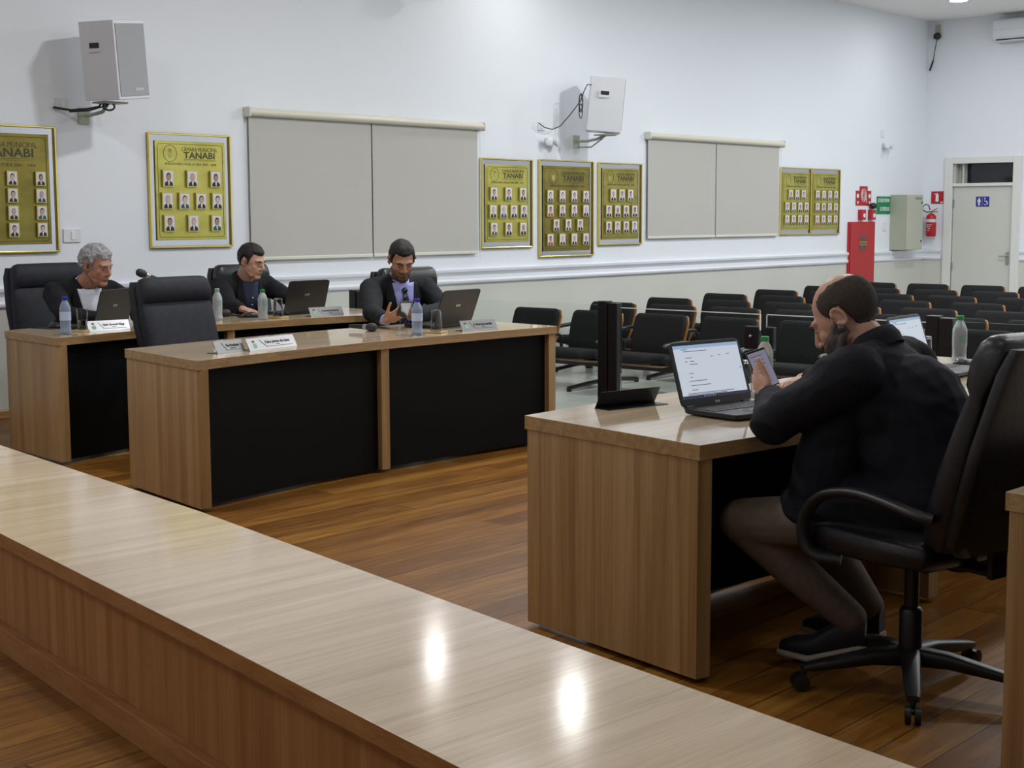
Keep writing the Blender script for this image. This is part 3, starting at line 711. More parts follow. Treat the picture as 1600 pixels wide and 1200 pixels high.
# air conditioner, camera in the corner
t = thing('air_conditioner', 'white split air conditioner at the upper right of the far wall', 'air conditioner', (FAR_X, 8.2, 3.98))
b = MB(); b.loft([((-.11, y, 0), (1, 0, 0), (0, 0, 1), .11, .14) for y in (-.5, .5)], 5, 24); b.build('housing', M['white'], t, smooth=50)
b = MB(); b.box((-.20, 0, -.06), (.06, 1.0, .10)); b.build('front_cover', M['white'], t, bevel=.01)
b = MB(); b.box((-.13, 0, -.145), (.12, .92, .012)); b.build('outlet_slot', M['black'], t)
b = MB(); b.box((-.16, 0, -.158), (.05, .9, .005), 0, Matrix.Rotation(R(20), 3, 'Y')); b.build('louver', M['white'], t)
t = thing('corner_camera', 'small dark dome device with dangling wire in the far upper corner', 'camera', (FAR_X - .04, 9.60, 3.98))
b = MB(); b.box((.02, 0, .10), (.04, .07, .12)); b.build('wall_box', mat('beige_box', (.45, .36, .30), .6), t, bevel=.01)
b = MB(); b.ell((0, 0, 0), (.055, .055, .05)); b.build('dome', M['black'], t, smooth=60)
b = MB(); b.tube([(0, 0, -.04), (0, .03, -.2), (0, .05, -.34)], .006, 6); b.tube([(0, .05, -.34), (0, .10, -.48)], .013, 8); b.build('wire', M['black'], t, smooth=50)

# ---------------------------------------------------------------- audience seating: beams of linked chairs facing the plenary
def bench_proto():
    """one four-seat beam; seats side by side along Y, sitters look to -X; origin on the floor under the beam"""
    t = thing('beam_seating', '', 'linked chairs', (0, 0, LOW), 0, 'rows of black linked chairs in the public area')
    P_ = .735
    b = MB(); b.box((0, 0, .20), (.06, P_ * 4 - .1, .045)); b.build('beam', M['blackm'], t, bevel=.004)
    for y in (1.27, .12, -1.15):
        b = MB(); b.box((0, y, .10), (.055, .055, .2)); b.tube([(-.55, y, .028), (-.25, y, .05), (.0, y, .06), (.25, y, .05), (.48, y, .028)], .02, 8)
        for x in (-.54, .47): b.lathe([(.022, 0), (.022, .03)], (x, y, 0), 12)
        b.build('leg', M['blackm'], t, smooth=40)
    for k in range(4):
        y = (k - 1.5) * P_
        b = MB(); W_ = .285
        secs = [((-.46, y, .318), .86, .010), ((-.452, y, .318), .94, .03), ((-.40, y, .322), 1, .048), ((-.2, y, .310), 1.0, .05), ((-.02, y, .292), .98, .048), ((.09, y, .29), .9, .03)]
        b.loft([(c, (0, 1, 0), (0, 0, 1), W_ * s_, h) for c, s_, h in secs], 5, 24); b.build('seat', M['blackfab'], t, smooth=60)
        b = MB(); s3 = [(-.30, .262, .23), (-.12, .235, .25), (.05, .232, .25), (.10, .26, .24)]
        b.loft([((x, y, z), (0, 1, 0), (0, 0, 1), w_, .012) for x, z, w_ in s3], 6, 16); b.build('seat_shell', M['ply'], t, smooth=40)
        rec = lambda z: .07 + (z - .30) * .30
        b = MB()
        q = [(.30, .80, .020), (.32, .9, .034), (.42, .97, .042), (.56, 1.0, .036), (.64, .985, .032), (.668, .94, .024), (.678, .86, .010)]
        b.loft([((rec(z) + .03 * (1 if 0 else 0), y, z), (0, 1, 0), (1, 0, .0), .277 * s_, th) for z, s_, th in q], 5, 26); b.build('backrest', M['blackfab'], t, smooth=60)
        b = MB(); q = [(.27, .86), (.42, 1.0), (.60, 1.02), (.655, .96), (.665, .9)]
        b.loft([((rec(z) + .045, y, z), (0, 1, 0), (1, 0, 0), .284 * s_, .008) for z, s_ in q], 8, 26); b.build('back_shell', M['ply'], t, smooth=40)
    for k in range(5):
        y = (k - 2) * P_
        b = MB(); b.tube([(.10, y, .22), (.10, y, .40), (.06, y, .445), (-.02, y, .45), (-.27, y, .435), (-.30, y, .42)], [.014, .014, .016, .02, .02, .014], 10, 0, (1.3, 1)); b.build('armrest', M['black'], t, smooth=50)
    return t
proto = bench_proto()
ordn = ['front', 'second', 'third', 'fourth', 'fifth', 'sixth', 'last']
for i, x in enumerate((10.66, 11.86, 12.86, 13.95, 15.05, 16.2, 17.55)):
    for j, y in enumerate((8.13, 5.14)):
        o = proto if (i == 0 and j == 0) else copy_tree(proto)
        o.location = (x, y, LOW)
        o['label'] = 'four linked black chairs, %s row behind the glass partition, %s' % (ordn[i], 'set nearest the long wall' if j == 0 else 'set nearer the middle')

# ---------------------------------------------------------------- office chairs
def office_chair(label, loc, rotz, leather, arms=True, recline=12, top=1.14, group='high-backed office chairs', wid=.27, legs=101):
    """faces local +Y"""
    t = thing('office_chair', label, 'office chair', loc, rotz, group)
    b = MB(); secs = [(-.24, .9, .02, .475), (-.22, 1, .045, .475), (-.05, 1, .055, .47), (.15, 1, .055, .478), (.235, .97, .045, .475), (.262, .88, .02, .465)]
    b.loft([((0, y, z), (1, 0, 0), (0, 0, 1), .255 * s_, h) for y, s_, h, z in secs], 5, 28); b.build('seat', leather, t, smooth=60)
    tr = math.tan(R(recline)); by = lambda z: -.245 - max(0, z - .5) * tr
    H_ = top
    z0 = .50
    def zz(f): return z0 + (H_ - z0) * f
    b = MB()
    q = [(0, .80, .02), (.02, .86, .05), (.15, .93, .06), (.35, .99, .055), (.58, 1.0, .045), (.70, .99, .038), (.735, .985, .030), (.77, .985, .045), (.86, .97, .062), (.95, .93, .055), (.985, .88, .040), (1.0, .80, .015)]
    b.loft([((0, by(zz(f)) + (.01 if f > .74 else 0), zz(f)), (1, 0, 0), (0, math.cos(R(recline)), math.sin(R(recline))), wid * s_, h) for f, s_, h in q], 5, 30); b.build('backrest', leather, t, smooth=60)
    b = MB(); q = [(-.02, .70, .02), (.05, .93, .028), (.5, 1.02, .028), (.85, 1.0, .028), (.955, .93, .022)]
    b.loft([((0, by(zz(f)) - .065, zz(f)), (1, 0, 0), (0, 1, 0), wid * s_, h) for f, s_, h in q], 7, 30); b.build('back_shell', M['leather_k'] if leather is M['leather_k'] else leather, t, smooth=60)
    if arms:
        for sx in (-1, 1):
            x = sx * .285
            b = MB(); pth = [(x * .93, -.28, .60), (x, -.23, .61), (x, -.10, .632), (x, .0, .637), (x, .10, .615), (x, .165, .56), (x, .180, .49), (x * .96, .155, .43), (x * .80, .08, .42)]
            P2 = []
            for i in range(len(pth) - 1):
                for k in range(4):
                    u_ = k / 4; p0, p1, p2, p3 = [Vector(pth[min(max(i + d, 0), len(pth) - 1)]) for d in (-1, 0, 1, 2)]
                    P2.append(.5 * ((2 * p1) + (-p0 + p2) * u_ + (2 * p0 - 5 * p1 + 4 * p2 - p3) * u_ ** 2 + (-p0 + 3 * p1 - 3 * p2 + p3) * u_ ** 3))
            P2.append(Vector(pth[-1])); b.tube(P2, .017, 10, 0, (1.5, .95)); b.build('armrest', M['black'], t, smooth=60)
    b = MB(); b.box((0, -.02, .41), (.2, .22, .035)); b.box((0, -.2, .415), (.07, .2, .015)); b.box((0, -.30, .5), (.07, .02, .2)); b.build('mechanism', M['black'], t, bevel=.004)
    b = MB(); b.lathe([(.035, .075), (.035, .24), (.03, .25), (.022, .255), (.022, .40)], seg=20); b.build('gas_column', M['black'], t, smooth=40)
    for k in range(5):
        a = R(legs + 72 * k); d = Vector((math.cos(a), math.sin(a), 0)); n = Vector((-d.y, d.x, 0))
        b = MB(); b.loft([(d * r + Vector((0, 0, z)), n, (0, 0, 1), w_, h) for r, z, w_, h in ((.02, .10, .032, .03), (.12, .10, .028, .024), (.30, .075, .022, .014), (.335, .07, .018, .010))], 4, 14); b.build('base_leg', M['black'], t, smooth=50)
        b = MB(); c = d * .33
        for s_ in (-1, 1): b.lathe([(.018, -.009), (.026, -.008), (.026, .008), (.018, .009)], c + n * s_ * .014 + d * .012 + Vector((0, 0, .027)), 18, 0, (n.to_track_quat('Z', 'Y')).to_matrix())
        b.tube([c + Vector((0, 0, .072)), c + Vector((0, 0, .04)), c + d * .012 + Vector((0, 0, .03))], .009, 8); b.build('caster', M['black'], t, smooth=40)
    return t
OC = office_chair('large black leather office chair under the balding man at the right', (4.08, 1.98, 0), R(-13), M['leather_k'], recline=19, top=1.115, legs=77)
office_chair('empty grey leather office chair with its back above the middle desk', (5.28, 7.0, 0), R(182), M['leather_g'], recline=13, top=1.085, arms=False, wid=.262)
office_chair('grey leather office chair behind the grey-haired man at the far left', (5.50, 8.80, 0), R(183), M['leather_g'], recline=7, top=1.13, arms=False, wid=.29)
office_chair('dark leather office chair behind the man in dark blue shirt', (7.15, 8.82, 0), R(180), M['leather_k'], recline=5, top=1.08, arms=False, wid=.26)
office_chair('dark leather office chair behind the man with the striped tie', (7.30, 7.14, 0), R(180), M['leather_k'], recline=6, top=1.085, arms=False, wid=.28)

# ---------------------------------------------------------------- things on the desks
DZ = .75
def bottle(x, y, h, capm, label, body='pet', lab='white', r=.033):
    t = thing('water_bottle', label, 'bottle', (x, y, DZ), 0, 'plastic water bottles on the desks')
    k = h / .21
    b = MB(); b.lathe([(r * .8, 0), (r, .006), (r, .02), (r * .92, .045), (r * .96, .075), (r, .09), (r, .135 * k), (r * .97, .15 * k), (r * .70, .172 * k), (r * .44, .187 * k), (r * .40, .195 * k)], seg=28); b.build('bottle_body', M[body], t, smooth=50)
    b = MB(); b.lathe([(r * .44, .190 * k), (r * .48, .192 * k), (r * .48, .208 * k), (r * .42, .21 * k)], seg=24); b.build('cap', capm, t, smooth=40)
    b = MB(); 
    if lab == 'white': b.lathe([(r * 1.012, .085), (r * 1.012, .128 * k)], seg=28, caps=False)
    else:
        n = 9; a0 = math.atan2(-y, -x) + R(32)
        pts = [[Vector((r * 1.015 * math.cos(a0 + R(i * 9 - 36)), r * 1.015 * math.sin(a0 + R(i * 9 - 36)), z)) for i in range(n)] for z in (.095, .135)]
        b.add(pts[0] + pts[1], [(i, i + 1, n + i + 1, n + i) for i in range(n - 1)])
    b.build('label', {'white': mat('bottle_label_blue_white', (.50, .58, .78), .5), 'green': mat('bottle_label_green', (.30, .48, .36), .5, Alpha=.6)}[lab], t, smooth=40, fixn=False)
    return t
gcap = mat('green_cap', (.01, .30, .07), .4); bcap = mat('blue_cap', (.02, .03, .42), .4); pcap = mat('pale_green_cap', (.28, .45, .36), .4)
bottle(6.054, 6.08, .215, bcap, 'blue-capped water bottle in front of the man with the striped tie', 'petb', 'white')
bottle(4.775, 7.75, .225, bcap, 'blue-capped water bottle at the far left end of the back desk', 'petb', 'white')
bottle(6.095, 8.02, .215, pcap, 'pale-capped half-full water bottle right of the empty grey chair', 'pet', 'green')
bottle(6.315, 7.815, .205, gcap, 'green-capped water bottle in front of the man in dark blue shirt', 'pet', 'green')
bottle(5.02, 3.09, .212, gcap, 'green-capped water bottle behind the open laptop on the right desk', 'pet', 'green', .034)
bottle(6.50, 2.95, .222, gcap, 'green-capped water bottle at the far right by the chair back', 'pet', 'green', .034)
def tumbler(x, y, label, up=False, coaster=True, h=.125):
    if coaster:
        o = MB().box((0, 0, .006), (.105, .105, .012)).build('coaster', mat('bamboo_coaster', (.48, .34, .15), .5), None, loc=(x, y, DZ), bevel=.003, rot=(0, 0, R(20)))
        tag(o, 'bamboo coaster under the ' + label.split(' on the')[0].split(' of the man')[0], 'coaster')
    z = DZ + (.0125 if coaster else .0005)
    r0, r1 = (.027, .036) if up else (.036, .029)
    b = MB(); b.lathe([(r0 - .003, .0) if up else (r0 - .002, .0), (r0, .0), (r1, h), (r1 - .002, h)] + ([(r0 - .003, .012), (.001, .012)] if up else []), seg=28, caps=False)
    if not up:
        b = MB(); b.lathe([(r0, 0), (r1, h - .003), (r1 - .004, h), (.0005, h), (.0005, h - .012), (r1 - .003, h - .012), (r0 - .002, 0)], seg=28, caps=False)
    else:
        b = MB(); b.lathe([(.0005, 0), (r0, 0), (r1, h), (r1 - .0018, h), (r0 - .0015, .012), (.0005, .012)], seg=28, caps=False)
    o = b.build('tumbler', M['clear'], None, loc=(x, y, z), smooth=40); tag(o, label, 'glass'); return o
tumbler(6.25, 6.115, 'upside-down glass beside the blue-capped bottle on the middle desk')
tumbler(4.965, 7.87, 'upright glass with some water on the left end of the back desk', up=True, h=.13)
tumbler(6.49, 7.865, 'upside-down glass beside the laptop of the man in dark blue shirt')
tumbler(4.93, 3.13, 'upside-down glass between the open laptop and the bottle on the right desk', coaster=False, h=.12)
tumbler(6.35, 3.05, 'upside-down glass behind the shoulder of the balding man', coaster=False, h=.13)
b = MB(); b.lathe([(.0005, .0), (.0245, 0), (.027, .045), (.0005, .045)], seg=24, caps=False); o = b.build('water', M['clear'], bpy.data.objects[[o.name for o in bpy.data.objects if o.get('label', '').startswith('upright glass')][0]], loc=(0, 0, .013), smooth=40)

def nameplate(x, y, rz, title, label, L=.27, face='plate', lean=1, back=None, crest=True, sub='Vereador', bright=False):
    """front sheet leans back; front looks along local -Y"""
    t = thing('nameplate', label, 'nameplate', (x, y, DZ), rz, 'name signs standing on the desks')
    h, dy = .062, .034; th = .0025
    b = MB(); b.add([(-L / 2, 0, 0), (L / 2, 0, 0), (L / 2, dy, h), (-L / 2, dy, h), (-L / 2, th, 0), (L / 2, th, 0), (L / 2, dy + th, h), (-L / 2, dy + th, h)],
                    [(0, 1, 2, 3), (4, 7, 6, 5), (0, 4, 5, 1), (3, 2, 6, 7), (0, 3, 7, 4), (1, 5, 6, 2)])
    b.box((0, .04, .0012), (L, .075, .0024)); b.build('stand', M['blackm'], t)
    if face:
        b = MB(); e = -.0008; ey = -e * -1
        nrm = Vector((0, -h, dy)).normalized() * .0012
        q = [(-L / 2, 0, 0), (L / 2, 0, 0), (L / 2, dy, h), (-L / 2, dy, h)]
        b.add([Vector(v) + nrm for v in q] + [Vector(v) + nrm * .2 for v in q], [(0, 1, 2, 3), (4, 7, 6, 5), (0, 4, 5, 1), (1, 5, 6, 2), (2, 6, 7, 3), (3, 7, 4, 0)])
        f = b.build('face', M['plate'] if not bright else mat('bright_silver_nameplate', (.66, .66, .69), .3, .6), t)
        Mx = frame_mx(Vector((0, 0, 0)) + nrm * 1.8, (1, 0, 0), (0, dy, h))
        sl = math.hypot(h, dy)
        b = MB(); o_ = Mx @ Matrix.Translation((L * .12, sl * .50, 0)); add_text(b, title, .021, o_, 0, True, fit=L * (.52 if len(title) > 16 else .46)); add_text(b, sub, .007, Mx @ Matrix.Translation((L * .12, sl * .34, 0)), 0)
        b.build('lettering', M['engrave'], f)
        b = MB()
        for pa, pb in (((-.24, .82), (-.13, .24)), ((-.13, .24), (.42, .24))):
            p0, p1 = [Mx @ Vector((u_[0] * L, u_[1] * sl, 0)) for u_ in (pa, pb)]; b.tube([p0, p1], .0012, 5)
        b.build('green_rule', mat('olive_rule', (.16, .24, .05), .5), f)
        if crest:
            b = MB(); c1 = Mx @ Vector((-.37 * L, .72 * sl, 0)); c2 = Mx @ Vector((-.355 * L, .38 * sl, 0))
            rq = Matrix.Rotation(math.atan2(dy, h) * -1, 3, 'X')
            b.ell(c1, (.011, .0008, .006), rq, 14, 0, 8); b.ell(c2, (.014, .0008, .015), rq, 14, 1, 8); b.ell(c2 + Vector((0, -.0006, -.004)), (.010, .0009, .007), rq, 14, 2, 8)
            b.build('crest', [mat('crest_brown', (.16, .05, .02), .5), mat('crest_green', (.22, .48, .30), .5), mat('crest_yellow', (.45, .5, .1), .5)], f)
    return t
nameplate(4.665, 6.03, R(8), 'Vice-Presidente', 'grey nameplate partly hidden behind the bright one on the middle desk', L=.20, crest=False, sub='Mesa Diretora')
nameplate(4.955, 6.045, R(9), 'Cabo Jarino de Lima', 'bright nameplate with coloured crest near the left end of the middle desk', L=.37, bright=True)
nameplate(6.555, 6.04, R(-10), 'Dr. Eduardo Lima Garcia Filho', 'silver nameplate at the right of the middle desk, beside the dark laptop lid')
nameplate(5.11, 7.80, R(-9), 'Idalo Soncati Nagi', 'silver nameplate in front of the grey-haired man at the far left', bright=True)
nameplate(6.85, 7.765, R(-10), 'Dr. José Francisco de Mattos Neto', 'silver nameplate on the back desk beside the dark laptop lid', L=.27)
nameplate(4.265, 3.215, R(180 - 11), '', 'black nameplate seen from behind on the corner of the right desk', L=.29, face=None)

keysm = mat('laptop_keys', (.03, .03, .032), .5)
def laptop(x, y, rz, ang, label, w_=.365, d_=.25, lidh=.235, logo=True, screen=True):
    """user side is local -Y; hinge at +Y; origin at the hinge centre"""
    t = thing('laptop', label, 'laptop', (x, y, DZ), rz, 'open black laptops on the desks')
    b = MB(); b.loft([((0, -d_ / 2, .004), (1, 0, 0), (0, 1, 0), w_ / 2 - .006, d_ / 2 - .004), ((0, -d_ / 2, .0095), (1, 0, 0), (0, 1, 0), w_ / 2, d_ / 2), ((0, -d_ / 2, .021), (1, 0, 0), (0, 1, 0), w_ / 2, d_ / 2), ((0, -d_ / 2, .0225), (1, 0, 0), (0, 1, 0), w_ / 2 - .002, d_ / 2 - .002)], 14, 48)
    base = b.build('base', M['black'], t, smooth=30)
    b = MB()
    for r_ in range(6):
        n = 15 if r_ < 5 else 9
        for k in range(n):
            kw = (w_ * .9) / n
            b.box((-w_ * .45 + kw * (k + .5), -.035 - r_ * .0185, .0235), (kw - .003 if r_ < 5 or k != 4 else kw * 1.0, .0155, .002))
    b.build('keyboard', keysm, base)
    MB().box((-.01, -d_ + .052, .0228), (.105, .07, .0008)).build('touchpad', mat('touchpad_grey', (.05, .05, .052), .3), base)
    b = MB(); b.box((w_ * .32, -d_ + .035, .0228), (.03, .016, .0006)); b.box((-w_ * .16, -d_ + .09, .0228), (.012, .01, .0006)); b.build('sticker', M['signw'], base)
    # lid in its own frame: tilts back by ang
    L = Matrix.Translation((0, -.002, .022)) @ Matrix.Rotation(R(-(ang - 90)), 4, 'X')
    b = MB(); b.loft([((0, z, lidh / 2), (1, 0, 0), (0, 0, 1), w_ / 2 - e, lidh / 2 - e) for z, e in ((.0, .001), (.001, 0), (.006, 0), (.007, .001))], 14, 48); b.xf(L)
    lid = b.build('lid', M['black'], t, smooth=30)
    if screen:
        sw, sh = w_ - .03, lidh - .044; zc = .008 + lidh / 2
        q = lambda x_, z_: frame_mx((x_, -.0012, z_), (1, 0, 0), (0, 0, 1))
        b = MB(); B = lambda cx, cz, ww, hh, m, e=0: b.box((cx, -.0012 - e, zc + cz), (ww, .0006, hh), m)
        B(0, 0, sw, sh, 0); B(0, sh / 2 - .006, sw, .012, 1, .0003); B(0, -sh / 2 + .005, sw, .010, 2, .0003)
        for i, (cx, cz, ww) in enumerate([(-.10, .05, .03), (.02, .05, .012), (.06, .052, .012), (.105, .054, .014), (-.115, .036, .012), (-.085, .037, .02), (-.08, .026, .04), (-.10, -.006, .02), (-.105, -.02, .012), (-.075, -.034, .09), (-.065, -.05, .10), (-.10, -.066, .03), (-.02, -.078, .24), (-.04, -.083, .20), (-.06, .073, .12), (-.115, .08, .03)]):
            B(cx * sw / .335, cz * sh / .191, ww, .0022, 3, .0006)
        for k in range(6): B(-.06 + k * .011, -sh / 2 + .005, .005, .005, 4 + (k % 2), .0008)
        B(.155 * sw / .335, .0, .005, .008, 4, .0006)
        b.xf(L); b.build('screen', [SCR[0], SCR[1], SCR[2], SCR[3], SCR[4], SCR[5]], lid)
    b = MB(); add_text(b, 'acer', .016, L @ frame_mx((0.0, -.0010, .008), (1, 0, 0), (0, 0, 1)), 0, True, fit=.026)
    if logo: add_text(b, 'acer', .03, L @ frame_mx((0, .0074, lidh * .52), (-1, 0, 0), (0, 0, 1)), 0, True, fit=.045)
    b.build('logo', M['steel'], lid)
    b = MB()
    for sx in (-1, 1): b.tube([(sx * w_ * .40 - .018, .0, .021), (sx * w_ * .40 + .018, .0, .021)], .008, 10)
    b.build('hinge', M['black'], base, smooth=40)
    return t
SCR = [emit('screen_page', (.80, .88, 1.0), .62), emit('screen_tab_bar', (.45, .68, .95), .55), emit('screen_taskbar', (.05, .06, .14), .3), emit('screen_text', (.2, .22, .28), .3), emit('screen_icon_blue', (.1, .4, .9), .6), emit('screen_icon_red', (.6, .2, .4), .4)]
laptop(4.37, 2.88, R(-9), 108, 'open laptop with lit document screen on the corner of the right desk')
laptop(6.03, 2.93, R(4), 108, 'open laptop behind the balding man, only its screen corner and keyboard side in view')
laptop(6.63, 6.35, R(180 + 4), 112, 'black laptop seen from its lid, beside the man with the striped tie')
laptop(6.86, 8.03, R(180 - 2), 108, 'black laptop seen from its lid, in front of the man in dark blue shirt')
laptop(5.24, 7.99, R(180 + 22), 106, 'black laptop seen from its lid, in front of the grey-haired man')
def mouse(x, y, rz, label, pad=True):
    if pad:
        o = MB().box((0, 0, .0015), (.22, .18, .003)).build('mouse_pad', M['black'], None, loc=(x, y, DZ), rot=(0, 0, rz), bevel=.001); tag(o, 'thin black pad under the ' + label.replace(' of the man in dark blue shirt', ' at the back desk'), 'mouse pad')
    t = thing('computer_mouse', label, 'mouse', (x, y, DZ + (.0032 if pad else 0)), rz)
    b = MB(); b.ell((0, 0, .002), (.030, .055, .032)); b.v = [Vector((v.x, v.y, max(v.z, 0))) for v in b.v]; b.build('shell', M['black'], t, smooth=60)
    b = MB(); b.lathe([(.007, -.003), (.008, 0), (.007, .003)], (0, .03, .026), 14, 0, Matrix.Rotation(R(90), 3, 'Y')); b.build('scroll_wheel', M['steel'], t, smooth=40)
mouse(5.02, 8.27, R(10), 'black computer mouse near the left end of the back desk')
mouse(6.36, 2.87, R(70), 'black computer mouse beside the half-hidden laptop at the right')
mouse(6.44, 8.10, R(60), 'black computer mouse under the hand of the man in dark blue shirt')
def mic(p, d, label, stand=None):
    t = thing('microphone', label, 'microphone', p)
    d = Vector(d).normalized(); q = d.to_track_quat('Z', 'Y').to_matrix()
    b = MB(); b.lathe([(.010, 0), (.012, .02), (.016, .12), (.017, .145), (.021, .152)], (0, 0, 0), 18, 0, q); b.build('handle', M['black'], t, smooth=40)
    b = MB(); b.lathe([(.021, .152), (.026, .165), (.027, .185), (.023, .205), (.012, .215), (.001, .217)], (0, 0, 0), 20, 0, q); b.build('grille', noisy('mic_grille', (.01, .01, .012), (.03, .03, .034), 400, .6), t, smooth=60)
    b = MB(); b.lathe([(.0168, .118), (.0178, .122), (.0178, .140), (.0170, .145)], (0, 0, 0), 18, 0, q); b.build('switch_ring', M['steel'], t, smooth=40)
    if stand:
        b = MB(); b.tube([(0, 0, 0), Vector((stand[0], stand[1], -.02)), Vector((stand[0], stand[1], stand[2]))], .008, 8); b.lathe([(.07, 0), (.07, .012), (.02, .02)], (stand[0], stand[1], stand[2]), 24); b.build('stand', M['black'], t, smooth=40)
mic((5.70, 8.05, 1.02), (-.20, .02, .075), 'black microphone on a stand rising behind the empty grey chair', stand=(.03, .06, -.27))
mic((6.05, 6.66, DZ + .027), (.02, -.22, 0), 'black microphone lying beside the left elbow of the man with the striped tie')
mic((6.18, 8.33, DZ + .027), (.24, -.10, 0), 'black microphone lying at the hand of the man in dark blue shirt')
mic((4.72, 3.02, DZ + .027), (-.10, -.2, 0), 'black microphone lying beside the hinge of the open laptop')

# ---------------------------------------------------------------- people
def skin_mat(name, c, c2):
    return noisy(name, c, c2, 14, .45, .15, 220, spec=.45)
def V(*a): return Vector(a)
def rotm(yaw, pitch=0, roll=0):
    """local +Y is the look direction; yaw is the world angle of the look; pitch > 0 looks down"""
    return Matrix.Rotation(yaw - math.pi / 2, 3, 'Z') @ Matrix.Rotation(-pitch, 3, 'X') @ Matrix.Rotation(roll, 3, 'Y')
def head_prims(b, hc, Q, k=1.0, chub=0):
    P = lambda x, y, z: hc + Q @ (V(x, y, z) * k)
    E = lambda c, r: b.ell(P(*c), [v * k for v in r], Q, 24, 0, 16)
    C = lambda a, ra, c, rb: b.cap(P(*a), ra * k, P(*c), rb * k)
    E((0, -.018, .035), (.076, .096, .088)); E((0, .012, .0), (.070, .080, .085))
    E((0, .025, -.045), (.060 + chub, .068, .060)); E((0, .038, -.078), (.046 + chub * .8, .046, .034))
    C((-.012, .072, -.098), .019, (.012, .072, -.098), .019)
    for s_ in (-1, 1):
        C((s_ * .012, .086, .026), .011, (s_ * .044, .074, .024), .011)      # brow ridge
        E((s_ * .037, .054, -.026), (.026, .028, .030))                      # cheek
        E((s_ * .031, .076, .003), (.014, .010, .010))                       # eyelid
        C((s_ * .057, .004, -.055), .014, (s_ * .036 + s_ * chub, .045, -.084), .018)   # jaw line
        ea = Matrix.Rotation(R(-18), 3, 'X')
        EQ = Q @ Matrix.Rotation(s_ * R(-26), 3, 'Z') @ ea
        ec = P(s_ * .082, -.016, -.002); b.tube([ec + EQ @ (V(s_ * .004, .016 * math.cos(R(a)), .029 * math.sin(R(a)) * (1 if a < 180 else .85)) * k) for a in range(20, 341, 32)], [.0055 * k] * 11, 8)
        b.ell(ec - EQ @ V(s_ * .003, 0, 0), [v * k for v in (.006, .017, .028)], EQ, 14, 0, 8)
        E((s_ * .079, -.006, -.028), (.007, .009, .011))
        E((s_ * .012, .098, -.035), (.009, .010, .008))                      # nostril wing
    C((0, .086, .022), .009, (0, .110, -.026), .012); C((0, .108, -.030), .011, (0, .100, -.036), .010)
    C((-.017, .089, -.060), .006, (.017, .089, -.060), .006); C((-.014, .088, -.070), .007, (.014, .088, -.070), .007)
    C((0, .086, -.046), .008, (0, .088, -.056), .006)
def shell(name, me0, hc, Q, k, field, m, parent, off, grow, lump=.0, seed=1, taper=.8, sub=1):
    """hair or beard: the part of the head surface where field > 0, thickened outward; me0 is the body mesh in world space"""
    Qi = Q.transposed(); bm = bmesh.new(); idx = {}
    loc = {}
    for v in me0.vertices:
        d = v.co + off - hc
        if d.length < .2 * k: loc[v.index] = (Qi @ d) / k
    fs = []
    for p in me0.polygons:
        if all(i in loc for i in p.vertices):
            c = sum((loc[i] for i in p.vertices), Vector()) / len(p.vertices)
            if field(c.x, c.y, c.z) > -.002: fs.append(list(p.vertices))
    nrm = {}
    for f in fs:
        for i in f:
            if i not in idx:
                idx[i] = bm.verts.new(loc[i]); nrm[i] = me0.vertices[i].normal
        try: bm.faces.new([idx[i] for i in f])
        except ValueError: pass
    if sub: bmesh.ops.subdivide_edges(bm, edges=bm.edges, cuts=1, use_grid_fill=True)
    bm.normal_update()
    for _ in range(2): bmesh.ops.smooth_vert(bm, verts=bm.verts, factor=.5, use_axis_x=True, use_axis_y=True, use_axis_z=True)
    bm.normal_update()
    new = {}
    for v in bm.verts:
        c = v.co; g = max(0, min(grow, field(c.x, c.y, c.z) * taper))
        n = noise.noise(V(c.x * 34, c.y * 34, c.z * 34 + seed)) * lump + noise.noise(V(c.x * 150, c.y * 70, c.z * 70 + seed)) * lump * .4
        new[v] = c + v.normal * (g + n * (g / grow) + .0012)
    for v, c in new.items(): v.co = c
    me = bpy.data.meshes.new(name); bm.to_mesh(me); bm.free()
    me.transform(Matrix.Translation(hc) @ Q.to_4x4() @ Matrix.Scale(k, 4))
    o = mesh_obj(me, name, m, parent, off)
    s_ = o.modifiers.new('s', 'SOLIDIFY'); s_.thickness = .006 * k; s_.offset = -1
    return o
def pw_lin(pts, a):
    if a <= pts[0][0]: return pts[0][1]
    for (a0, v0), (a1, v1) in zip(pts, pts[1:]):
        if a <= a1: return v0 + (v1 - v0) * (a - a0) / (a1 - a0)
    return pts[-1][1]
def ear_clear(x, y, z):
    """distance outside the ear, so that hair keeps off it"""
    e = math.hypot((y + .014) / .024, (z + .002) / .036) - 1
    return e * .03 if abs(x) > .066 else 1
def short_hair(front=.062, nape=-.052, side=-.02, **k_):
    pts = [(-90, nape), (-50, nape + .006), (-32, -.04), (-22, -.01), (-12, .030), (4, .030), (10, -.010), (24, -.012), (30, .03), (44, front + .006), (62, front + .002), (90, front)]
    def f(x, y, z):
        a = math.degrees(math.atan2(y + .012, abs(x))); n = noise.noise(V(x * 70, y * 70, z * 70)) * .004
        return min(z - pw_lin(pts, a) + n, ear_clear(x, y, z))
    return f
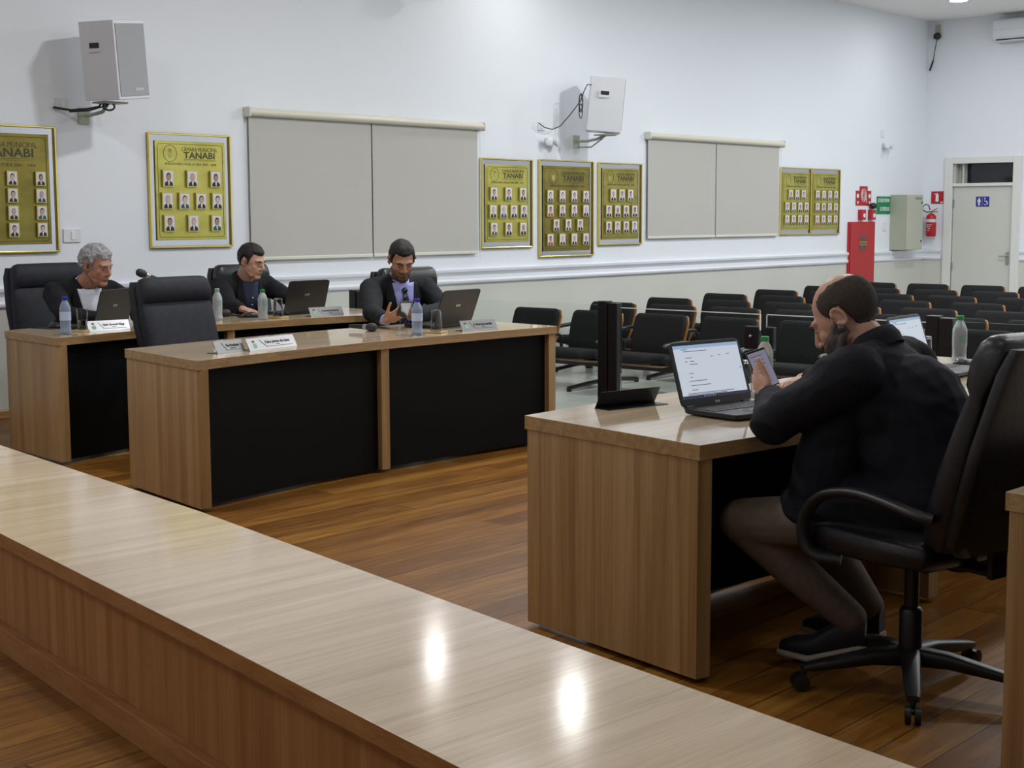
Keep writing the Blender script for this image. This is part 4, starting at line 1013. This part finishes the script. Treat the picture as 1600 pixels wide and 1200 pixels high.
def hand_prims(b, w, d, n, side, curl=(.6, .7, .8, .9), spread=.10, k=1.0, thumb=None, mats=0):
    """w wrist point, d direction of the palm, n the way the palm faces, side the thumb side (vector)"""
    d = d.normalized(); n = (n - d * n.dot(d)).normalized(); l = d.cross(n).normalized()
    if l.dot(side) < 0: l = -l
    pc = w + d * .048 * k
    Q = Matrix((l, d, n)).transposed()
    b.ell(pc, (.041 * k, .052 * k, .016 * k), Q, 18, 0, 10); b.ell(w + d * .008, (.027 * k, .03 * k, .020 * k), Q, 14, 0, 8)
    b.cap(w - d * .03, .025 * k, w + d * .02 * k, .024 * k)
    kn = w + d * .088 * k
    for i, (o_, L) in enumerate(((.029, .070), (.010, .078), (-.010, .072), (-.028, .056))):
        p = kn + l * o_ * k - d * (.006 * (i == 3) + .003 * (i == 0)) * k
        di = (d + l * (o_ / .03) * spread).normalized(); a = 0; rr = (.0088 if i < 3 else .0078) * k
        b.cap(w + d * .05 * k + l * o_ * .9 * k, rr * 1.15, p, rr * 1.12, 10)
        for s_, f in enumerate((.45, .31, .24)):
            a += curl[i] * (.55, .75, .5)[s_]
            q = p + (di * math.cos(a) + n * math.sin(a)) * (L * f * k)
            b.cap(p, rr * (1.02 - .06 * s_), q, rr * (.96 - .07 * s_), 10); p = q
    t0 = w + d * .022 * k + l * .026 * k; td = thumb.normalized() if thumb is not None else (d * .62 + l * .62 + n * .35).normalized()
    t1 = t0 + (l * .5 + d * .7 + n * .2).normalized() * .03 * k; t2 = t1 + td * .034 * k; t3 = t2 + (td + d * .25).normalized() * .027 * k
    b.cap(t0, .0145 * k, t1, .0115 * k, 10); b.cap(t1, .0110 * k, t2, .0100 * k, 10); b.cap(t2, .0100 * k, t3, .0084 * k, 10)
def bvh_of(o):
    dg = bpy.context.evaluated_depsgraph_get()
    me = o.data; return BVHTree.FromPolygons([o.matrix_basis @ v.co for v in me.vertices], [list(p.vertices) for p in me.polygons])
def patch(name, bvh, O_, X_, Z_, F_, rows, m, parent, off, lift=.004, ncol=10, thick=.003, mats=None):
    """rows: (v, left u, right u, extra lift); points (u, v) on the chest plane are dropped back onto the garment"""
    vs = []; 
    for r_ in rows:
        v, ul, ur = r_[:3]; ex = r_[3] if len(r_) > 3 else 0
        for i in range(ncol + 1):
            u_ = ul + (ur - ul) * i / ncol
            p = O_ + X_ * u_ + Z_ * v; vc = min(v, -.045); pc = O_ + X_ * u_ + Z_ * vc
            hit = bvh.ray_cast(pc + F_ * .19, -F_, .6)
            dep = min((hit[0] - pc).dot(F_), .145) if hit[0] is not None else .1
            q = p + F_ * (dep - (v - vc) * .45)
            vs.append(q + F_ * (lift + ex))
    fs = []; n = ncol + 1
    for j in range(len(rows) - 1):
        for i in range(ncol): fs.append((j * n + i, j * n + i + 1, (j + 1) * n + i + 1, (j + 1) * n + i))
    b = MB(); b.add(vs, fs)
    o = b.build(name, m, parent, off=off, smooth=70)
    # all normals toward F
    me = o.data
    bm = bmesh.new(); bm.from_mesh(me)
    if sum((f.normal.dot(F_) for f in bm.faces)) < 0: bmesh.ops.reverse_faces(bm, faces=bm.faces)
    bm.to_mesh(me); bm.free()
    s_ = o.modifiers.new('s', 'SOLIDIFY'); s_.thickness = thick; s_.offset = -1
    return o
def rows_lin(v0, v1, n, fl, fr, ex=0):
    return [(v0 + (v1 - v0) * i / n, fl(i / n), fr(i / n), ex) for i in range(n + 1)]

def person(label, base, hip, sc, tf, head, hyaw, hpitch, arms, skin, hairspec, cloth, legs, shirt=None, tie=None, hroll=0, k=1.0, chub=0, bulk=1.0, voxel=.005, beard=None, collar=True, shw=.19, shirt_open=.5, shoes=True, lips=True):
    """sc: shoulder centre, tf: torso look angle; arms: [(elbow, wrist, hand dict)] for the person's left then right"""
    F_ = V(math.cos(tf), math.sin(tf), 0); L_ = V(-math.sin(tf), math.cos(tf), 0)   # L_: the person's left
    up = (sc - hip).normalized(); Ff = (F_ - up * F_.dot(up)).normalized()
    Qh = rotm(hyaw, hpitch, hroll)
    off = base
    TQ = Matrix((L_, Ff, up)).transposed()
    # --- body: one continuous skin surface
    b = MB(); head_prims(b, head, Qh, k, chub)
    nb = sc + up * .02 - F_ * .005
    nt_ = head + Qh @ V(0, -.022, -.07) * k
    b.cap(nb, .062 + chub * .6, nt_, .056 + chub * .7); b.cap(nb - up * .05, .07, nb, .066)
    b.cap(sc + L_ * (shw - .03), .052, sc - L_ * (shw - .03), .052)
    b.ell(sc - up * .14, (.15 * bulk, .095 * bulk, .17), TQ); b.cap(sc - up * .2, .11 * bulk, hip, .12 * bulk)
    for s_, (el, wr, hd) in zip((1, -1), arms):
        sh = sc + L_ * s_ * shw - up * .02
        b.cap(sh, .045, el, .036); b.cap(el, .034, wr, .024)
        if hd: hand_prims(b, wr, hd['d'], hd['n'], hd['side'], hd.get('curl', (.6, .7, .8, .9)), hd.get('spread', .1), hd.get('k', 1.0), hd.get('thumb'))
    for s_, (kn, an, toe) in zip((1, -1), legs):
        hp = hip + L_ * s_ * .09
        b.cap(hp, .075, kn, .050); b.cap(kn, .048, an, .034); b.cap(an - V(0, 0, .03), .03, toe, .022)
    me = remesh(b, voxel, 2)
    body = mesh_obj(me, 'person', skin, None, off); body.location = base
    tag(body, label, 'person')
    # --- eyes, brows, hair
    def H(x, y, z): return head + Qh @ V(x, y, z) * k
    if lips:
        for s_ in (-1, 1):
            eb = MB(); eb.ell(H(s_ * .031, .0845, .002), [v * k for v in (.010, .0035, .0028)], Qh, 12, 0, 6)
            eb.build('eye', mat('dark_eye', (.03, .02, .018), .25), body, off=off, smooth=60)
        for s_ in (-1, 1):
            eb = MB(); eb.tube([H(s_ * .014, .0955, .020), H(s_ * .032, .0925, .027), H(s_ * .050, .080, .021)], [.0035 * k, .0045 * k, .0025 * k], 8)
            eb.build('eyebrow', hairspec.get('brow', hairspec['mat']), body, off=off, smooth=60)
        eb = MB(); eb.tube([H(-.022, .0895, -.064), H(-.010, .0965, -.0635), H(.010, .0965, -.0635), H(.022, .0895, -.064)], [.002 * k, .0038 * k, .0038 * k, .002 * k], 8)
        eb.build('mouth', mat('lip_tone', (.20, .08, .065), .5), body, off=off, smooth=60)
    shell('hair', me, head, Qh, k, hairspec['keep'], hairspec['mat'], body, off, hairspec.get('grow', .010), hairspec.get('lump', .004), hairspec.get('seed', 1))
    if beard: shell('beard', me, head, Qh, k, beard[0], beard[1], body, off, beard[2], .0007, 3, .6)
    # --- trousers
    b = MB()
    b.ell(hip, (.165 * bulk, .13 * bulk, .12), TQ)
    for s_, (kn, an, toe) in zip((1, -1), legs):
        hp = hip + L_ * s_ * .09
        b.cap(hp, .100, kn, .073); b.cap(kn, .071, kn.lerp(an, .5), .066); b.cap(kn.lerp(an, .5), .066, an + V(0, 0, .01), .054)
    mesh_obj(remesh(b, .008, 4), 'trousers', cloth['trousers'], body, off)
    if shoes:
        for s_, (kn, an, toe) in zip((1, -1), legs):
            d = (toe - an); d.z = 0; d = d.normalized(); n = V(-d.y, d.x, 0); a0 = V(an.x, an.y, toe.z) - d * .05; hz = an.z - .085
            toe_ = a0 + d * .27
            b = MB(); zt = toe.z
            pts = [(0, hz + .045, .030, .05), (.04, hz + .05, .038, .055), (.10, hz * .6 + .052, .040, .048), (.17, .048 + zt * .5, .045, .032), (.23, .038 + zt, .043, .024), (.27, .030 + zt, .028, .014)]
            b.loft([(V(0, 0, 0) + V(a0.x, a0.y, 0) + d * r_ + V(0, 0, z), n, V(0, 0, 1), w_, h) for r_, z, w_, h in pts], 3, 20)
            sh_ = b.build('shoe', cloth['shoes'], body, off=off, smooth=70)
            b = MB(); b.loft([(V(a0.x, a0.y, 0) + d * r_ + V(0, 0, z), n, V(0, 0, 1), w_, .011) for r_, z, w_ in ((-.006, hz + .003, .026), (.02, hz + .003, .040), (.10, hz * .6 + .006, .042), (.18, .010 + zt * .6, .048), (.24, .012 + zt, .045), (.278, .012 + zt, .026))], 5, 20)
            b.build('sole', cloth.get('sole', cloth['shoes']), sh_, off=off, smooth=70)
            sh_.children[0].parent = sh_
    # --- jacket
    b = MB(); jb = bulk
    b.ell(sc - up * .12, (.185 * jb, .118 * jb, .19), TQ, 28, 0, 18); b.ell(sc - up * .30 + Ff * .01, (.172 * jb, .128 * jb, .20), TQ, 28, 0, 18)
    b.ell(hip + up * .02, (.188 * jb, .15 * jb, .13), TQ, 28, 0, 18)
    b.cap(sc + L_ * (shw - .01) - up * .01, .070, sc - L_ * (shw - .01) - up * .01, .070)
    for s_ in (-1, 1): b.ell(sc + L_ * s_ * (shw + .008) + up * .018, (.060, .062, .036), TQ, 20, 0, 10)
    b.cap(sc + up * .015 - F_ * .01 + L_ * .05, .062, sc + up * .015 - F_ * .01 - L_ * .05, .062)
    for s_, (el, wr, hd) in zip((1, -1), arms):
        sh = sc + L_ * s_ * (shw + .005) - up * .025
        sl = cloth.get('sleeve', 1.0)
        b.cap(sh, .078 * sl, sh.lerp(el, .5), .068 * sl, 18); b.cap(sh.lerp(el, .5), .068 * sl, el, .060 * sl, 18)
        w2 = wr - (wr - el).normalized() * .015
        b.cap(el, .060 * sl, w2 - (w2 - el).normalized() * .03, .046, 18)
        d_ = (w2 - el).normalized(); b.cap(w2 - d_ * .05, .044, w2 - d_ * .03, .043)
        b.lathe([(.044, -.04), (.0435, 0), (.030, .002)], w2, 20, 0, d_.to_track_quat('Z', 'Y').to_matrix())
    for pr_ in cloth.get('skirt', []): b.cap(pr_[0], pr_[1], pr_[2], pr_[3], 18)
    jm = remesh(b, cloth.get('voxel', .007), 3)
    # soft folds pressed into the cloth
    fs_ = cloth.get('fold', .006)
    nr_ = [v.normal.copy() for v in jm.vertices]
    for v, nn in zip(jm.vertices, nr_):
        p = v.co.copy(); q = p + V(noise.noise(p * 6), noise.noise(p * 6 + V(9, 0, 0)), noise.noise(p * 6 + V(0, 9, 0))) * .05
        f = noise.noise(V(q.x * 6, q.y * 6, q.z * 15 + 3)) + .8 * (.35 - abs(noise.noise(V(q.x * 9 + q.z * 7, q.y * 9, q.z * 9)))) * 2
        v.co = p + nn * f * fs_
    jm.update()
    jk = mesh_obj(jm, 'jacket', cloth['jacket'], body, off)
    bvh = BVHTree.FromPolygons([v.co + off for v in jm.vertices], [list(p.vertices) for p in jm.polygons])
    O_ = sc
    if shirt:
        dv = shirt.get('depth', .34); w0 = shirt.get('width', .072)
        patch('shirt', bvh, O_, L_, up, Ff, rows_lin(.045, -dv, 16, lambda t: -w0 * (1 - t) ** .8 - .002, lambda t: w0 * (1 - t) ** .8 + .002), shirt['mat'], body, off, lift=.007)
        for s_ in (-1, 1):   # lapels
            patch('lapel', bvh, O_, L_, up, Ff, rows_lin(.05, -dv, 16, lambda t: s_ * (w0 * (1 - t) ** .8 - .002), lambda t: s_ * (w0 * (1 - t) ** .8 + .014 + .05 * math.sin(min(t * 1.25, 1) * math.pi) ** .8)), cloth.get('lapel', cloth['jacket']), jk, off, lift=.011, ncol=6)
        # shirt collar: two wings and a band round the neck
        b = MB(); n_ = 20; ax = (nt_ - nb).normalized(); x_ = L_; y_ = ax.cross(x_).normalized()
        pts = []
        for zz, rr_ in ((.005, .073 + chub * .5), (.045, .068 + chub * .6)):
            q = []
            for i in range(n_ + 1):
                a = R(-90 + 25) + (R(310)) * i / n_ if False else R(-90 - 155) + R(310) * i / n_ + R(180)
                q.append(nb + ax * zz + (x_ * math.cos(a) + y_ * math.sin(a)) * rr_)
            pts += q
        fy = (y_ if y_.dot(Ff) > 0 else -y_)
        pts = []
        for zz, rr_ in ((.0, .074 + chub * .5), (.045, .066 + chub * .6)):
            for i in range(n_ + 1):
                a = R(20) + R(320) * i / n_
                pts.append(nb + ax * zz + (fy * math.cos(a) + x_ * math.sin(a)) * rr_)
        b.add(pts, [(i, i + 1, n_ + 2 + i, n_ + 1 + i) for i in range(n_)])
        for s_ in (-1, 1):
            a = R(18)
            p0 = nb + ax * .045 + (fy * math.cos(a) + x_ * s_ * math.sin(a)) * (.068 + chub * .6); p1 = nb + ax * .04 + (fy * math.cos(R(70)) + x_ * s_ * math.sin(R(70))) * (.072 + chub * .6)
            p2 = nb + Ff * .088 - up * .012 + x_ * s_ * .050; p3 = nb + Ff * .086 + up * .010 + x_ * s_ * .020
            b.add([p0, p1, p2, p3], [(0, 1, 2, 3)])
        c_ = b.build('shirt_collar', shirt['mat'], body, off=off, smooth=60); sm = c_.modifiers.new('s', 'SOLIDIFY'); sm.thickness = .004; sm.offset = 0
        for s_, (el, wr, hd) in zip((1, -1), arms):
            if hd and shirt.get('cuff', True):
                d_ = (wr - el).normalized(); b = MB(); b.lathe([(.036, -.05), (.034, .012), (.029, .013)], wr - d_ * .005, 20, 0, d_.to_track_quat('Z', 'Y').to_matrix()); b.build('shirt_cuff', shirt['mat'], body, off=off, smooth=40)
        if tie:
            patch('tie', bvh, O_, L_, up, Ff, [(-.02, -.014, .014, .016), (-.04, -.017, .017, .012), (-.07, -.020, .020, .006), (-.10, -.022, .022, .002)] + rows_lin(-.12, -dv - .01, 12, lambda t: -.023 - .018 * t, lambda t: .023 + .018 * t, 0), tie, body, off, lift=.016, ncol=8)
            kb = MB(); kb.ell(nb + Ff * .104 - up * .018, (.021, .014, .022), TQ, 18, 0, 10); kb.loft([(nb + Ff * (.106 + .046 * t_) - up * (.020 + .110 * t_), L_, Ff, .014 + .009 * t_, .003) for t_ in (0, .25, .5, .75, 1)], 4, 12); kb.build('tie_knot', tie, body, off=off, smooth=60)
        for q in range(shirt.get('buttons', 0)):
            p = O_ - up * (.06 + .055 * q); hit = bvh.ray_cast(p + Ff * .175, -Ff, .6)
            if hit[0] is not None:
                b = MB(); b.lathe([(.006, 0), (.006, .002)], hit[0] + Ff * .006, 10, 0, Ff.to_track_quat('Z', 'Y').to_matrix()); b.build('button', M['signw'], body, off=off)
    if collar:   # jacket collar rolled round the back of the neck
        b = MB(); n_ = 22; ax = (nt_ - nb).normalized(); ax = (ax + up).normalized(); x_ = L_; fy = x_.cross(ax).normalized(); fy = fy if fy.dot(F_) > 0 else -fy
        c0 = cloth.get('collar_r', .080); rings_ = []; cl_ = cloth.get('collar_lift', .008)
        for rr_, zz in ((c0 + .012, -.03), (c0 + .014, .0), (c0 + .006, .028), (c0 - .002, .034), (c0 - .006, .02), (c0 - .004, -.02)):
            q = []
            for i in range(n_ + 1):
                a = R(62) + R(236) * i / n_
                e = 1 + .12 * abs(math.sin(a))
                q.append(nb + ax * (zz + cl_ - .012 * max(0, math.cos(a)) * 2) + (fy * math.cos(a) * 1.0 + x_ * math.sin(a) * e) * rr_)
            rings_.append(q)
        vs = [p for q in rings_ for p in q]; n = n_ + 1; K = len(rings_); fs = []
        for k_ in range(K):
            for i in range(n_): a, c = k_ * n, ((k_ + 1) % K) * n; fs.append((a + i, a + i + 1, c + i + 1, c + i))
        fs.append([k_ * n for k_ in range(K)]); fs.append([k_ * n + n_ for k_ in range(K)][::-1])
        b.add(vs, fs); b.build('jacket_collar', cloth['jacket'], jk, off=off, smooth=70)
    return body
def cloth_mat(name, c, rough=.8):
    return noisy(name, tuple(v * .8 for v in c), c, 50, rough, .35, 900, spec=.25)
hair_dark = noisy('dark_hair', (.010, .008, .008), (.022, .018, .017), 160, .55, .6, 260, spec=.3)
hair_grey = noisy('grey_hair', (.20, .20, .20), (.44, .44, .45), 60, .6, .6, 260, spec=.3)
hair_brown = noisy('short_brown_hair', (.040, .032, .027), (.085, .070, .060), 300, .75, .5, 500, spec=.15)

# man with the striped tie, middle desk
def tie_mat():
    m, t, b = nt('striped_tie'); tc = t.nodes.new('ShaderNodeTexCoord'); mp = t.nodes.new('ShaderNodeMapping'); mp.inputs['Rotation'].default_value = (0, R(50), 0)
    wv = t.nodes.new('ShaderNodeTexWave'); wv.inputs['Scale'].default_value = 14; wv.bands_direction = 'Z'
    t.links.new(tc.outputs['Object'], mp.inputs[0]); t.links.new(mp.outputs[0], wv.inputs['Vector'])
    r = t.nodes.new('ShaderNodeValToRGB'); r.color_ramp.interpolation = 'CONSTANT'; e = r.color_ramp.elements
    e[0].color = (.006, .008, .02, 1); e[1].color = (.16, .17, .24, 1); e[1].position = .90
    t.links.new(wv.outputs['Fac'], r.inputs[0]); t.links.new(r.outputs[0], b.inputs['Base Color']); b.inputs['Roughness'].default_value = .45
    return m
lilac = mat('lilac_shirt', (.36, .36, .72), .7); whites = mat('white_shirt', (.62, .65, .74), .7); navy = mat('dark_blue_shirt', (.012, .018, .055), .7)
charcoal = cloth_mat('charcoal_suit', (.014, .016, .019)); blackc = cloth_mat('black_suit', (.010, .010, .013)); inky = cloth_mat('ink_black_jacket', (.010, .011, .017))
def goatee(x, y, z):
    n = noise.noise(V(x * 60, y * 60, z * 60)) * .003
    chin = .030 - math.hypot(x * 1.0, (z + .094) * 1.0) if y > .03 else -1
    lip = .006 - abs(z + .052 - .10 * max(0, abs(x) - .012)) if abs(x) < .034 and y > .06 else -1
    jaw = min(-.055 - z - .35 * max(0, y - .02) + .0, .012) if -.005 < y and z < -.04 else -1
    mouth = math.hypot(x / .024, (z + .066) / .009) - 1
    return min(max(chin, lip, jaw * .5) + n, mouth * .02)
skB = skin_mat('tan_skin', (.40, .20, .125), (.46, .245, .155)); skA = skin_mat('ruddy_skin', (.34, .15, .095), (.40, .19, .125)); skC = skin_mat('light_skin', (.46, .25, .17), (.52, .30, .21)); skD = skin_mat('pale_skin', (.50, .27, .19), (.56, .33, .24))
wl, wrr = V(6.48, 6.56, .825), V(6.30, 6.60, .805)
p3_ = person('man in dark suit, lilac shirt and striped tie looking down at phone', V(6.85, 7.1, 0), V(6.90, 7.16, .53), V(6.83, 7.03, .985), R(250), V(6.765, 6.93, 1.158), R(238), R(30),
       [(V(7.02, 6.78, .82), wl, dict(d=V(-.8, -.45, .12), n=V(.1, .3, 1), side=V(-.2, -1, .4), curl=(.9, 1.0, 1.1, 1.1))),
        (V(6.43, 6.86, .83), wrr, dict(d=V(.1, -.9, .30), n=V(.75, .2, .55), side=V(.1, .1, 1), curl=(.9, 1.0, 1.1, 1.2)))],
       skB, dict(mat=hair_dark, keep=short_hair(.066), grow=.009, lump=.003), dict(jacket=charcoal, trousers=charcoal, shoes=M['black'], fold=.005),
       [(V(6.98, 6.72, .50), V(6.98, 6.62, .11), V(6.95, 6.42, .03)), (V(6.72, 6.72, .50), V(6.70, 6.62, .11), V(6.66, 6.42, .03))],
       shirt=dict(mat=lilac, depth=.36, width=.085), tie=tie_mat(), beard=(goatee, noisy('stubble_beard', (.09, .045, .03), (.16, .09, .06), 300, .8), .0016), shw=.19)
def phone(c, xd, yd, label, lit, h=.145, w_=.07):
    t = thing('smartphone', label, 'phone', c)
    Mx = frame_mx((0, 0, 0), xd, yd)
    b = MB(); b.box((0, 0, 0), (w_, h, .009)); b.xf(Mx); b.build('case', M['black'], t, bevel=.003)
    b = MB(); b.box((0, 0, .0052), (w_ - .006, h - .012, .001)); b.xf(Mx)
    sc_ = b.build('screen', emit('phone_screen_lit', (.62, .58, .78), .30) if lit else mat('phone_screen_dark', (.01, .01, .012), .15), t)
    if lit:
        b = MB()
        for i in range(7): b.box((-.006 + .004 * (i % 3), h * .36 - i * .017, .006), (w_ * .62 - .008 * (i % 3), .0022, .0004))
        b.xf(Mx); b.build('text_line', emit('phone_text', (.3, .25, .4), .2), sc_)
    return t
phone(V(6.315, 6.455, .875), V(.85, -.5, .0), V(-.30, -.55, .55), 'black phone in the hands of the man with the striped tie', False, .15, .075)

# grey-haired man at the far left
person('grey-haired man in black jacket and open white shirt at the far left', V(5.45, 8.75, 0), V(5.50, 8.78, .53), V(5.43, 8.58, .965), R(266), V(5.46, 8.46, 1.125), R(285), R(14),
       [(V(5.73, 8.36, .82), V(5.52, 8.12, .80), None), (V(5.16, 8.38, .82), V(5.28, 8.16, .80), dict(d=V(.6, -.7, 0), n=V(0, 0, -1), side=V(1, .3, 0), curl=(.4, .4, .4, .4)))],
       skA, dict(mat=hair_grey, keep=short_hair(.056), grow=.017, lump=.010, seed=5), dict(jacket=blackc, trousers=blackc, shoes=M['black']),
       [(V(5.6, 8.35, .50), V(5.6, 8.3, .11), V(5.6, 8.1, .03)), (V(5.32, 8.35, .50), V(5.32, 8.3, .11), V(5.3, 8.1, .03))],
       shirt=dict(mat=whites, depth=.40, width=.092, buttons=0), chub=.010, k=1.05, bulk=1.08, shw=.20)
# man in dark blue shirt
person('dark-haired man in black jacket over dark blue shirt beside the wide blind', V(6.85, 8.78, 0), V(6.88, 8.82, .53), V(6.83, 8.66, .955), R(264), V(6.82, 8.55, 1.118), R(284), R(16),
       [(V(7.10, 8.40, .82), V(6.90, 8.2, .80), None), (V(6.50, 8.42, .82), V(6.47, 8.235, .80), dict(d=V(.08, -1, -.12), n=V(0, 0, -1), side=V(1, 0, 0), curl=(.30, .35, .4, .5), spread=.18))],
       skC, dict(mat=hair_dark, keep=short_hair(.062), grow=.012, lump=.004, seed=9), dict(jacket=blackc, trousers=blackc, shoes=M['black']),
       [(V(7.0, 8.4, .50), V(7.0, 8.35, .11), V(7.0, 8.15, .03)), (V(6.7, 8.4, .50), V(6.7, 8.35, .11), V(6.7, 8.15, .03))],
       shirt=dict(mat=navy, depth=.36, width=.075, buttons=2, cuff=False), chub=.010, bulk=1.06, shw=.19)
# balding man at the right, seen from behind
def full_beard(x, y, z):
    n = noise.noise(V(x * 50, y * 50, z * 50)) * .004
    line = pw_lin([(-.02, -.02), (.0, .0), (.018, -.008), (.04, -.026), (.07, -.040), (.12, -.042)], y)
    low = z + .125 + .9 * max(0, .03 - y)
    mouth = math.hypot(x / .022, (z + .066) / .007) - 1
    return min(line - z + n, z + .128, y + .012 - max(0, -.05 - z) * 1.0, mouth * .02, .3 if y > .03 else ear_clear(x, y, z) + .002)
def ring_hair(x, y, z):
    a = math.degrees(math.atan2(y + .012, abs(x))); n = noise.noise(V(x * 60, y * 60, z * 60)) * .004
    lo = z - pw_lin([(-90, -.050), (-50, -.048), (-34, -.038), (-24, -.012), (-12, .030), (4, .032), (10, .008), (22, .012), (32, .034), (40, .08), (90, .3)], a)
    bald = (math.sqrt((x / .058) ** 2 + ((y + .002) / .092) ** 2) - 1) * .06 if z > .03 else .05
    return min(lo + n, bald + n, ear_clear(x, y, z))
wl2 = V(4.075, 2.485, .862); wr2 = V(4.60, 2.66, .858)
hipR = V(4.12, 1.93, .53)
person('balding bearded man in black jacket seated with his back to us', V(4.10, 2.0, 0), hipR, V(4.10, 2.115, .995), R(91), V(4.095, 2.235, 1.121), R(97), R(33),
       [(V(3.89, 2.36, .805), wl2, dict(d=V(.30, .80, .45), n=V(.85, -.25, .2), side=V(-.1, -.5, 1), curl=(.75, .8, .85, .9), thumb=V(-.02, .55, .95))),
        (V(4.52, 2.36, .82), wr2, dict(d=V(-.9, .25, -.12), n=V(-.1, -.2, -1), side=V(0, 1, 0), curl=(.25, .8, .95, 1.0), spread=.12))],
       skD, dict(mat=hair_brown, keep=ring_hair, grow=.0035, lump=.0012, brow=hair_dark), dict(jacket=inky, trousers=cloth_mat('khaki_trousers', (.19, .15, .12)), shoes=mat('navy_shoe', (.012, .013, .02), .6), sole=mat('cream_sole', (.50, .46, .38), .6), voxel=.006, fold=.008, sleeve=1.12,
            skirt=[(V(4.05, 1.93, .57), .135, V(3.975, 2.27, .525), .098), (V(4.22, 1.93, .56), .13, V(4.24, 2.2, .54), .10), (V(4.02, 2.19, .88), .10, V(3.985, 2.24, .60), .10), (V(4.12, 1.86, .62), .14, V(4.14, 1.86, .52), .15), (V(4.10, 2.0, .86), .16, V(4.12, 1.93, .66), .165)], collar_r=.073, collar_lift=.034),
       [(V(3.92, 2.485, .475), V(4.145, 2.22, .150), V(4.075, 2.40, .02)), (V(4.30, 2.50, .485), V(4.38, 2.28, .13), V(4.36, 2.45, .02))][::1],
       shirt=None, beard=(full_beard, noisy('greying_beard', (.06, .05, .045), (.16, .14, .13), 260, .8, .6, 500), .006), shw=.176, bulk=1.03, voxel=.004, chub=.004, k=1.06)
phone(V(4.17, 2.575, .935), V(.78, -.55, .28), V(-.34, .10, .62), 'lit smartphone held in the left hand of the balding man', True)
